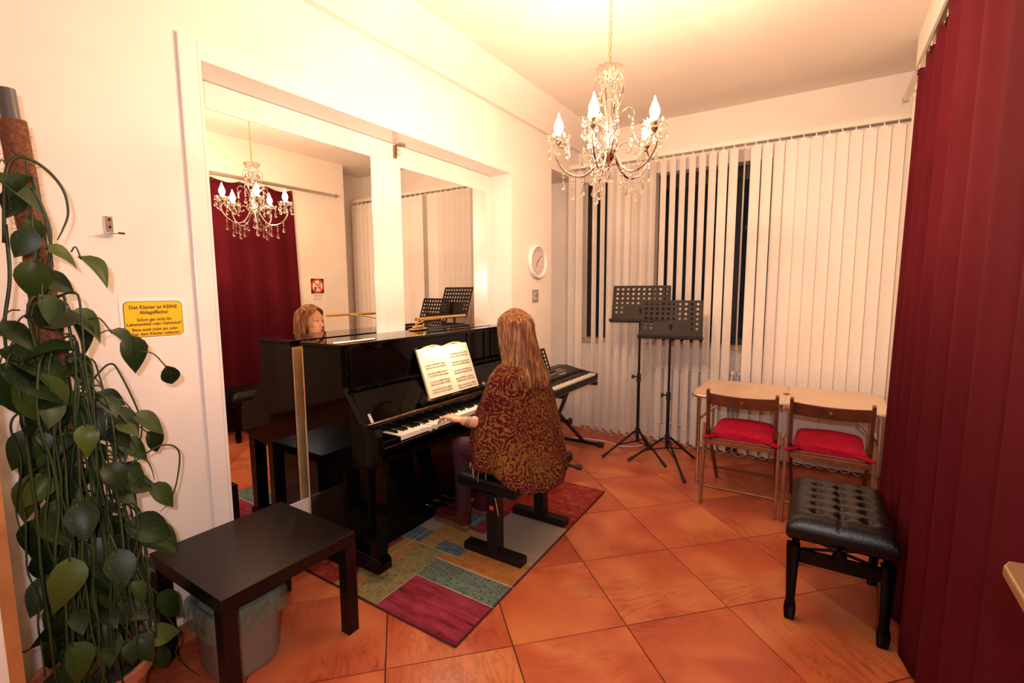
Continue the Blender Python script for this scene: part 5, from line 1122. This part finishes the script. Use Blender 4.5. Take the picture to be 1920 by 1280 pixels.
# white cable on the floor
q = MB(); q.tube(catmull([(0.06, 4.17, 0.006), (0.18, 4.20, 0.006), (0.35, 4.26, 0.006), (0.55, 4.27, 0.006), (0.68, 4.22, 0.006), (0.80, 4.28, 0.006), (0.86, 4.40, 0.006), (0.86, 4.56, 0.006)], 8), 0.0055, 8)
cbx = thing('power_cable', 'white power cable lying on the tiles behind the keyboard stand', 'cable', (0.5, 4.2, 0)); q.build('cord', 'cable_white', cbx, smooth=True, off=(0.5, 4.2, 0))

# ================================================================== CHANDELIER
HZ = 2.095
cd = thing('chandelier', 'five-armed chrome chandelier with crystal drops and lit candle bulbs', 'chandelier', (1.318, 2.195, HZ))
def cp(name, fn, mt, parent=None, smooth=True, auto=40):
    q = MB(); fn(q); return q.build(name, mt, parent or cd, smooth=smooth, auto=auto)
cp('hub', lambda q: q.lathe([(0.0, -0.035), (0.012, -0.030), (0.030, -0.012), (0.036, -0.004), (0.030, 0.006), (0.040, 0.010), (0.040, 0.022), (0.026, 0.030), (0.014, 0.036)], n=24), 'chrome')
cp('finial', lambda q: (q.lathe([(0.0, -0.066), (0.004, -0.062), (0.007, -0.055), (0.003, -0.049), (0.008, -0.042), (0.010, -0.034)], n=14)), 'chrome')
cp('column', lambda q: q.cyl((0, 0, 0.03), (0, 0, 0.36), 0.0065, n=14), 'chrome')
cp('column_glass', lambda q: q.lathe([(0.010, 0.036), (0.020, 0.06), (0.023, 0.09), (0.016, 0.15), (0.012, 0.17)], n=14), 'crystal')
bowl = lambda n: (lambda i, j: 1 + 0.11 * math.cos(j * 2 * PI * 9 / n))
top_b = cp('crown_bowl', lambda q: q.lathe([(0.012, 0.345), (0.030, 0.350), (0.048, 0.366), (0.056, 0.390), (0.059, 0.393), (0.051, 0.388), (0.042, 0.368), (0.026, 0.355), (0.010, 0.352)], n=36, wob=bowl(36)), 'crystal')
cp('crown_cap', lambda q: q.lathe([(0.0, 0.325), (0.016, 0.328), (0.022, 0.338), (0.012, 0.346), (0.006, 0.36), (0.006, 0.40), (0.0, 0.402)], n=16), 'chrome')
lk = MB(); lk.tube([(0.0065 * math.cos(t), 0, 0.0125 * math.sin(t)) for t in [2 * PI * i / 10 for i in range(10)]], 0.0014, 5, closed=True); lkm = lk.mesh('chain_link', 'brass', True)
z = 0.408; k = 0
while z < ZC - HZ - 0.045: inst('chain_link', lkm, cd, (0, 0, z), (0, 0, (PI / 2) * (k % 2))); z += 0.0215; k += 1
cp('supply_cord', lambda q: q.tube([(0.004, 0.003, 0.40), (0.005, -0.003, 0.6), (0.003, 0.004, 0.8), (0, 0, ZC - HZ - 0.03)], 0.0018, 5), 'brass')
cp('ceiling_rose', lambda q: q.lathe([(0.0, ZC - HZ - 0.042), (0.012, ZC - HZ - 0.040), (0.040, ZC - HZ - 0.026), (0.055, ZC - HZ - 0.001)], n=24), 'chrome')
# crystal pendants
def drop_mesh(nb, big=1.0):
    s_ = MB(); z = 0.0
    for b in range(nb):
        s_.lathe([(0.0, z), (0.0062, z - 0.003), (0.0074, z - 0.0075), (0.0062, z - 0.012), (0.0, z - 0.015)], n=8); z -= 0.0175
    L = 0.040 * big; z -= 0.002
    s_.lathe([(0.0, z), (0.0028, z - 0.006), (0.0058 * big, z - L * 0.42), (0.0095 * big, z - L * 0.70), (0.0082 * big, z - L * 0.88), (0.0, z - L)], n=8)
    s_.tube([(0, 0, 0.004), (0, 0, z)], 0.0006, 4); return s_.mesh('crystal_drop', 'crystal')
dm2, dm3, dm1 = drop_mesh(2, 1.25), drop_mesh(3, 1.3), drop_mesh(1, 1.1)
def drop(me, p, parent=None): inst('crystal_drop', me, parent or cd, p, (0, 0, random.uniform(0, 2)))
RA, CZ = 0.232, 0.070
def ring_pt(r, z, a): return V(r * math.cos(a), r * math.sin(a), z)
flame = [(0.0095, 0.0), (0.0125, 0.006), (0.0200, 0.022), (0.0225, 0.034), (0.0195, 0.050), (0.0125, 0.066), (0.0068, 0.080), (0.0034, 0.092), (0.0, 0.102)]
for k in range(5):
    a = rad(60 + 72 * k)
    arm_rz = [(0.036, 0.014), (0.050, -0.020), (0.078, -0.062), (0.118, -0.086), (0.165, -0.082), (0.208, -0.054), (0.238, -0.010), (0.246, 0.028), (0.232, 0.050), (0.208, 0.048), (0.196, 0.028), (0.204, 0.014)]
    arm = cp('arm', lambda q: q.tube(catmull([ring_pt(r, z, a) for r, z in arm_rz], 5), 0.0048, 8), 'chrome')
    C0 = ring_pt(RA, 0, a)
    cp('cup', lambda q: q.lathe([(0.0, 0.050), (0.006, 0.052), (0.009, 0.060), (0.016, 0.068), (0.018, 0.073), (0.010, 0.076)], C0, 18), 'chrome', arm)
    bob = cp('bobeche', lambda q: q.lathe([(0.010, 0.074), (0.026, 0.076), (0.042, 0.083), (0.050, 0.096), (0.055, 0.101), (0.050, 0.101), (0.040, 0.088), (0.024, 0.080), (0.010, 0.079)], C0, 36, wob=bowl(36)), 'crystal', arm)
    cp('candle_socket', lambda q: q.lathe([(0.0, 0.076), (0.0115, 0.076), (0.0115, 0.108), (0.0, 0.109)], C0, 16), 'hinge_brass', arm)
    cp('candle_bulb', lambda q: q.lathe([(r, 0.108 + z) for r, z in flame], C0, 16), 'bulb', arm)
    ld = bpy.data.lights.new('candle_light', 'POINT'); ld.energy = BULB_W; ld.color = BULB_COL; ld.shadow_soft_size = 0.012; lo_ = bpy.data.objects.new('candle_light', ld); C.objects.link(lo_); lo_.parent = cd; lo_.location = C0 + V(0, 0, 0.140)
    for j in range(6):
        b = a + PI / 6 + PI / 3 * j; drop(dm2 if j % 2 else dm1, C0 + V(0.049 * math.cos(b), 0.049 * math.sin(b), 0.088))
    for r, z, me in ((0.118, -0.092, dm2), (0.165, -0.088, dm3), (0.210, -0.060, dm2), (0.078, -0.068, dm1)): drop(me, ring_pt(r, z, a))
    # scrolls above the hub
    a2 = a + rad(36)
    cp('upper_scroll', lambda q: q.tube(catmull([ring_pt(r, z, a2) for r, z in ((0.016, 0.036), (0.020, 0.09), (0.034, 0.15), (0.062, 0.198), (0.092, 0.212), (0.112, 0.196), (0.112, 0.172), (0.096, 0.166), (0.092, 0.180))], 5), 0.003, 7), 'chrome')
    drop(dm3, ring_pt(0.110, 0.166, a2))
    cp('small_scroll', lambda q: q.tube(catmull([ring_pt(r, z, a2) for r, z in ((0.036, 0.016), (0.050, 0.044), (0.078, 0.060), (0.100, 0.046), (0.102, 0.022), (0.086, 0.014), (0.078, 0.026))], 5), 0.003, 7), 'chrome')
    cp('crown_scroll', lambda q: q.tube(catmull([ring_pt(r, z, a) for r, z in ((0.016, 0.10), (0.030, 0.17), (0.060, 0.24), (0.074, 0.30), (0.062, 0.345), (0.044, 0.352), (0.034, 0.336))], 5), 0.003, 7), 'chrome')
    drop(dm3, ring_pt(0.034, 0.332, a)); drop(dm2, ring_pt(0.052, 0.352, a2))
for j in range(3): drop(dm2, V(0.012 * math.cos(j * 2.1), 0.012 * math.sin(j * 2.1), -0.03))

# ================================================================== PERSON
HX, HY = 0.752, 2.262
pe = thing('person', 'long-haired person in a paisley shawl playing the upright piano', 'person', (0.745, 2.29, 0.468))
OFF = (0.745, 2.29, 0.468)
q = MB()
sh = {-1: V(0.765, 2.128, 0.995), 1: V(0.765, 2.425, 0.995)}
q.ell((0.780, 2.275, 0.575), (0.135, 0.165, 0.106)); q.caps((0.785, 2.275, 0.62), 0.118, (0.770, 2.275, 0.90), 0.112); q.ell((0.77, 2.275, 0.90), (0.105, 0.155, 0.12))
q.caps(sh[-1], 0.050, sh[1], 0.050); q.caps((0.770, 2.275, 0.99), 0.060, (0.755, 2.265, 1.13), 0.047)
fy = rad(18)      # the face is turned towards the far end of the keyboard
FR = Matrix.Rotation(-fy, 3, 'Z')
def hp(f, l, u): return V(HX, HY, 1.235) + FR @ V(-f, l, u)      # forward, towards +y, up
RH = FR
q.ell(hp(-0.005, 0, 0.030), (0.096, 0.076, 0.085), RH); q.ell(hp(0.030, 0, -0.030), (0.058, 0.060, 0.078), RH); q.ell(hp(0.058, 0, -0.080), (0.026, 0.030, 0.024), RH)
q.ell(hp(0.062, 0, 0.030), (0.030, 0.055, 0.040), RH)
q.caps(hp(0.082, 0, 0.012), 0.0085, hp(0.102, 0, -0.022), 0.0120); q.ell(hp(0.095, 0.010, -0.028), (0.010, 0.008, 0.008), RH); q.ell(hp(0.095, -0.010, -0.028), (0.010, 0.008, 0.008), RH)
q.caps(hp(0.083, -0.016, -0.052), 0.0065, hp(0.083, 0.016, -0.052), 0.0065); q.caps(hp(0.080, -0.014, -0.062), 0.0070, hp(0.080, 0.014, -0.062), 0.0070)
for sl_ in (-1, 1):
    q.ell(hp(0.056, sl_ * 0.036, -0.020), (0.026, 0.022, 0.026), RH); q.caps(hp(0.078, sl_ * 0.018, 0.022), 0.010, hp(0.068, sl_ * 0.046, 0.020), 0.010); q.ell(hp(0.0, sl_ * 0.074, -0.005), (0.016, 0.006, 0.028), RH)
# arms
elbow = {-1: V(0.818, 2.052, 0.772), 1: V(0.818, 2.505, 0.775)}; wrist = {-1: V(0.600, 1.985, 0.769), 1: V(0.600, 2.545, 0.769)}
for s_ in (-1, 1):
    q.caps(sh[s_], 0.046, elbow[s_], 0.036); q.caps(elbow[s_], 0.036, wrist[s_].lerp(elbow[s_], 0.45), 0.037); q.caps(wrist[s_].lerp(elbow[s_], 0.45), 0.037, wrist[s_], 0.0245)
    W = wrist[s_]
    q.ell(W + V(-0.048, 0, 0.004), (0.050, 0.035, 0.0165)); q.ell(W + V(-0.080, 0, 0.010), (0.024, 0.038, 0.0135))
    for n_, (dy, ln, rr) in enumerate(((-0.030, 0.070, 0.0078), (-0.0105, 0.083, 0.0084), (0.0105, 0.086, 0.0086), (0.030, 0.078, 0.0082))):
        ly = dy * (1 if s_ > 0 else 1); p0 = W + V(-0.084, ly, 0.012); p1 = W + V(-0.084 - ln * 0.46, ly * 1.32, 0.013); p2 = W + V(-0.084 - ln * 0.78, ly * 1.52, -0.004); p3 = W + V(-0.084 - ln * 0.93, ly * 1.45, -0.0235)
        q.caps(p0, rr * 1.12, p1, rr * 1.05, 10); q.caps(p1, rr * 1.05, p2, rr * 0.92, 10); q.caps(p2, rr * 0.92, p3, rr * 0.80, 10)
    td = 1 if s_ < 0 else -1      # thumbs point inwards
    q.caps(W + V(-0.030, td * 0.026, -0.004), 0.0135, W + V(-0.068, td * 0.052, -0.012), 0.0105, 10); q.caps(W + V(-0.068, td * 0.052, -0.012), 0.0105, W + V(-0.100, td * 0.058, -0.021), 0.0088, 10)
# legs
hip = {-1: V(0.745, 2.185, 0.555), 1: V(0.745, 2.365, 0.555)}; knee = {-1: V(0.455, 2.130, 0.560), 1: V(0.455, 2.400, 0.560)}; ank = {-1: V(0.405, 2.205, 0.120), 1: V(0.390, 2.420, 0.120)}
def legs(q, g):
    for s_ in (-1, 1):
        q.caps(hip[s_], 0.082 + g, knee[s_], 0.056 + g); mid = knee[s_].lerp(ank[s_], 0.33) + V(0.016, 0, 0); q.caps(knee[s_], 0.055 + g, mid, 0.054 + g); q.caps(mid, 0.054 + g, ank[s_], 0.036 + g)
legs(q, 0.0)
for s_ in (-1, 1): q.caps(ank[s_] + V(0.01, 0, -0.045), 0.030, ank[s_] + V(-0.17, 0.01, -0.065), 0.022)
body = q.build('body', 'skin', pe, off=OFF); remesh(body, 0.0040, 3, 0.5)
for p in body.data.polygons: p.use_smooth = True
body.data.materials.clear(); body.data.materials.append(M['skin'])
# eyes, lips, brows
for sl_ in (-1, 1):
    q = MB(); q.ell(hp(0.0735, sl_ * 0.031, 0.010), (0.0115, 0.013, 0.0075), RH, 12, 8); e_ = q.build('eye', 'eye_white', body, smooth=True, off=OFF); q = MB(); q.ell(hp(0.0825, sl_ * 0.031, 0.010), (0.0035, 0.0055, 0.0058), RH, 10, 8); q.build('iris', 'eye_dark', e_, smooth=True, off=OFF)
    q = MB(); q.tube([hp(0.086, sl_ * 0.016, 0.028), hp(0.084, sl_ * 0.032, 0.033), hp(0.073, sl_ * 0.048, 0.029)], [0.002, 0.0028, 0.001], 6); q.build('eyebrow', 'hair', body, smooth=True, off=OFF)
    q = MB(); q.tube([hp(0.083, sl_ * 0.020, 0.014), hp(0.0855, sl_ * 0.031, 0.0185), hp(0.078, sl_ * 0.044, 0.014)], 0.0013, 5); q.build('eyelid', 'eye_dark', body, smooth=True, off=OFF)
q = MB(); q.tube([hp(0.083, -0.020, -0.055), hp(0.0905, -0.008, -0.0525), hp(0.0905, 0.008, -0.0525), hp(0.083, 0.020, -0.055)], [0.002, 0.0045, 0.0045, 0.002], 8); q.tube([hp(0.083, -0.016, -0.058), hp(0.0885, 0, -0.0625), hp(0.083, 0.016, -0.058)], [0.002, 0.0055, 0.002], 8); q.build('lips', 'lip', body, smooth=True, off=OFF)
q = MB(); legs(q, 0.005); q.ell((0.775, 2.275, 0.570), (0.145, 0.180, 0.100)); lgo = q.build('leggings', 'leggings', pe, off=OFF); remesh(lgo, 0.008, 6, 0.5); lgo.data.materials.clear(); lgo.data.materials.append(M['leggings'])
for p in lgo.data.polygons: p.use_smooth = True
# boots
def boot(s_):
    A = ank[s_]; by = A.y; tx = A.x - 0.232; q = MB()
    q.caps((A.x, by, 0.08), 0.051, (A.x + 0.003, by, 0.215), 0.052); q.ell((A.x - 0.01, by, 0.070), (0.062, 0.042, 0.045)); q.caps((A.x - 0.02, by, 0.085), 0.043, (tx + 0.095, by + 0.012, 0.070), 0.039); q.ell((tx + 0.062, by + 0.014, 0.064), (0.066, 0.047, 0.038)); q.span((A.x - 0.05, by - 0.03, 0.032), (A.x + 0.045, by + 0.03, 0.06))
    o = q.build('boot', 'oxblood', pe, off=OFF); remesh(o, 0.006, 5, 0.5); o.data.materials.clear(); o.data.materials.append(M['oxblood'])
    for p in o.data.polygons: p.use_smooth = True
    def outline(g): return [(A.x + 0.050 + g, by - 0.020), (A.x + 0.050 + g, by + 0.020), (A.x + 0.03, by + 0.041 + g), (A.x - 0.06, by + 0.038 + g), (tx + 0.10, by + 0.058 + g), (tx + 0.045, by + 0.062 + g), (tx + 0.008, by + 0.044), (tx - 0.006 - g, by + 0.016), (tx + 0.006, by - 0.014), (tx + 0.045, by - 0.034 - g), (tx + 0.10, by - 0.036 - g), (A.x - 0.06, by - 0.036 - g), (A.x + 0.03, by - 0.041 - g)]
    q = MB(); q.prism(outline(0.002), 0.022, 0.046, 'z'); hx0 = A.x - 0.055; so = q.build('sole', 'boot_sole', o, off=OFF, bevel=0.004)
    q = MB(); q.span((hx0, by - 0.038, 0.0105), (A.x + 0.048, by + 0.038, 0.023)); q.span((tx + 0.02, by - 0.022, 0.0105), (tx + 0.11, by + 0.046, 0.023)); q.build('heel_block', 'boot_sole', so, off=OFF, bevel=0.004)
    q = MB()
    for k in range(5):
        x = A.x - 0.052 - 0.012 * max(0, 3 - k); z = 0.098 + 0.024 * k
        q.tube([(x, by - 0.024, z), (x - 0.012, by, z + 0.010), (x, by + 0.024, z)], 0.0028, 6)
    q.tube([(A.x - 0.065, by - 0.005, 0.185), (A.x - 0.10, by - 0.03, 0.19), (A.x - 0.095, by - 0.035, 0.15)], 0.0024, 6); q.build('lace', 'black_rubber', o, smooth=True, off=OFF)
    q = MB(); q.tube([(A.x + 0.052, by, 0.195), (A.x + 0.075, by, 0.222), (A.x + 0.085, by, 0.215), (A.x + 0.056, by, 0.190)], 0.005, 6); q.build('pull_loop', 'boot_sole', o, smooth=True, off=OFF)
boot(-1); boot(1)
# shawl
tab = [(0.00, (1.095, 0.045, 0.060, 0.062)), (0.05, (1.075, 0.060, 0.075, 0.095)), (0.12, (1.055, 0.082, 0.095, 0.170)), (0.20, (1.005, 0.105, 0.115, 0.236)), (0.35, (0.920, 0.135, 0.130, 0.262)), (0.55, (0.780, 0.190, 0.155, 0.300)), (0.75, (0.650, 0.215, 0.190, 0.322)), (0.90, (0.555, 0.215, 0.222, 0.335)), (1.00, (0.490, 0.205, 0.240, 0.330))]
q = MB(); nt_, nc = 44, 132; vs = []; fs = []
for i in range(nt_ + 1):
    t = i / nt_; z, af, ab, ay = interp(tab, t)
    for j in range(nc):
        th = 2 * PI * j / nc; c_, s_ = math.cos(th), math.sin(th)     # th=0 -> +x (her back)
        ax_ = ab if c_ > 0 else af
        r1 = ax_ * abs(c_) ** 0.8 * (1 if c_ > 0 else -1); r2 = ay * abs(s_) ** 0.8 * (1 if s_ > 0 else -1)
        g = t * t; f_ = 1 + g * (0.055 * math.sin(6 * th + 1.2) + 0.035 * math.sin(11 * th + 2.0 * t + 0.5) + 0.02 * math.sin(17 * th))
        f_ += 0.03 * mnoise.noise(V(c_ * 3, s_ * 3, t * 5)) * min(1, t * 3)
        hem = 0.0
        back = max(0.0, c_); near = max(0.0, -s_); front = max(0.0, -c_)
        hem = -0.085 * back ** 1.5 * (t ** 3) + 0.055 * near * front * 2 * t ** 3 + 0.02 * math.sin(3 * th) * t ** 3 + 0.06 * front ** 2 * t ** 3
        vs.append(V(0.772 + r1 * f_, 2.277 + r2 * f_, z + hem))
for i in range(nt_):
    for j in range(nc): fs.append((i * nc + j, i * nc + (j + 1) % nc, (i + 1) * nc + (j + 1) % nc, (i + 1) * nc + j))
q.add(vs, fs); shw = q.build('shawl', 'paisley', pe, smooth=True, off=OFF)
so_ = shw.modifiers.new('thick', 'SOLIDIFY'); so_.thickness = 0.004; so_.offset = 1
for j in range(74, 100, 2):
    q = MB(); p = vs[nt_ * nc + j]; q.tube([p + V(0, 0, 0.004), p + V(-0.004, -0.004, -0.02), p + V(-0.003 + rnd(-.004, .004), -0.004, -rnd(0.035, 0.055))], 0.0012, 5); q.build('fringe', 'thread', shw, off=OFF)
# bracelets
q = MB()
for dx, r_ in ((0.028, 0.030), (0.040, 0.031), (0.052, 0.0325)):
    c0 = wrist[-1] + V(dx, 0.002, 0); q.tube([c0 + V(0.004 * math.sin(3 * t), r_ * math.cos(t), r_ * 0.92 * math.sin(t)) for t in [2 * PI * i / 20 for i in range(20)]], 0.0032, 6, closed=True)
q.build('bracelet', 'satin_metal', pe, smooth=True, off=OFF)
# hair: scalp shell plus long locks
def hair_pt(phi, t):
    # phi: 0 at the back, +-1 towards the temples (fraction of 118 deg); t: 0 crown .. 1 tip
    kf = min(1.0, max(0.0, (t - 0.10) / 0.26)); a = phi * rad(lerp(176, 116, kf * kf * (3 - 2 * kf))); c_, s_ = math.cos(a), math.sin(a)
    if t < 0.42:
        k = t / 0.42; el = lerp(PI / 2 - 0.05, -0.12, k); r = math.cos(el); u = math.sin(el)
        f = -c_ * r * 0.110 - 0.006; l = s_ * r * 0.090; up = 0.032 + u * 0.094
        p = hp(f, l, up)
    else:
        k = (t - 0.42) / 0.58; p0 = hp(-c_ * 0.110 - 0.006, s_ * 0.090, 0.020)
        a3 = phi * rad(100); bx = 0.772 + 0.150 * math.cos(a3) * (0.8 if abs(phi) > 0.8 else 1); by = 2.277 + 0.130 * math.sin(a3)
        zt = 1.255 - 0.30 * k
        sm_ = k * k * (3 - 2 * k); e = 0.6 * k + 0.4 * sm_
        p = V(lerp(p0.x, bx + 0.012, e), lerp(p0.y, by, e), zt)
        zz, af, ab, ay = interp(tab, 0.0 if zt > 1.095 else (1.095 - zt) / 0.095 * 0.2 if zt > 1.0 else 0.2 + (1.005 - zt) * 1.76)
        dx, dy = p.x - 0.772, p.y - 2.277; rr = math.hypot(dx / (ab if dx > 0 else af), dy / ay)
        if rr < 1.07 and zt < 1.09: s2 = 1.07 / max(rr, 0.3); p.x = 0.772 + dx * min(s2, 1.6); p.y = 2.277 + dy * min(s2, 1.6)
    return p
q = MB(); vs = []; fs = []; na, nb_ = 40, 26
for i in range(na + 1):
    for j in range(nb_ + 1): vs.append(hair_pt(i / na * 2 - 1, j / nb_ * 0.90))
for i in range(na):
    for j in range(nb_): fs.append((i * (nb_ + 1) + j, (i + 1) * (nb_ + 1) + j, (i + 1) * (nb_ + 1) + j + 1, i * (nb_ + 1) + j + 1))
q.add(vs, fs); hr = q.build('hair', 'hair', pe, smooth=True, off=OFF)
so_ = hr.modifiers.new('thick', 'SOLIDIFY'); so_.thickness = 0.008; so_.offset = 0
q = MB()
for i in range(520):
    phi = rnd(-1, 1); tip = rnd(0.84, 1.06) if abs(phi) < 0.8 else rnd(0.75, 0.95); pts = []; j1, j2 = rnd(-0.03, 0.03), rnd(0, 10); off_ = rnd(0.001, 0.010)
    for k in range(15):
        t = tip * k / 14; p = hair_pt(max(-1, min(1, phi + j1 * t)), min(t, 1.0)); 
        if t > 1: p.z -= (t - 1) * 0.3
        d = V(p.x - HX, p.y - HY, 0); d = d.normalized() if d.length > 1e-4 else V(1, 0, 0)
        if k < 2: d = V(0, 0, 1)
        wv = 0.010 * max(0, t - 0.5) * 2 * mnoise.noise(V(phi * 6, t * 4, j2)); side = V(-d.y, d.x, 0)
        pts.append(p + d * (off_ + 0.004 * mnoise.noise(V(phi * 9, t * 3, 2))) + side * wv)
    q.tube(pts, [0.0034 * (1 - 0.75 * (k / 14) ** 3) for k in range(15)], 5, caps=False)
hl = q.build('hair_locks', 'hair', hr, smooth=True, off=OFF); hl['kind'] = 'stuff'
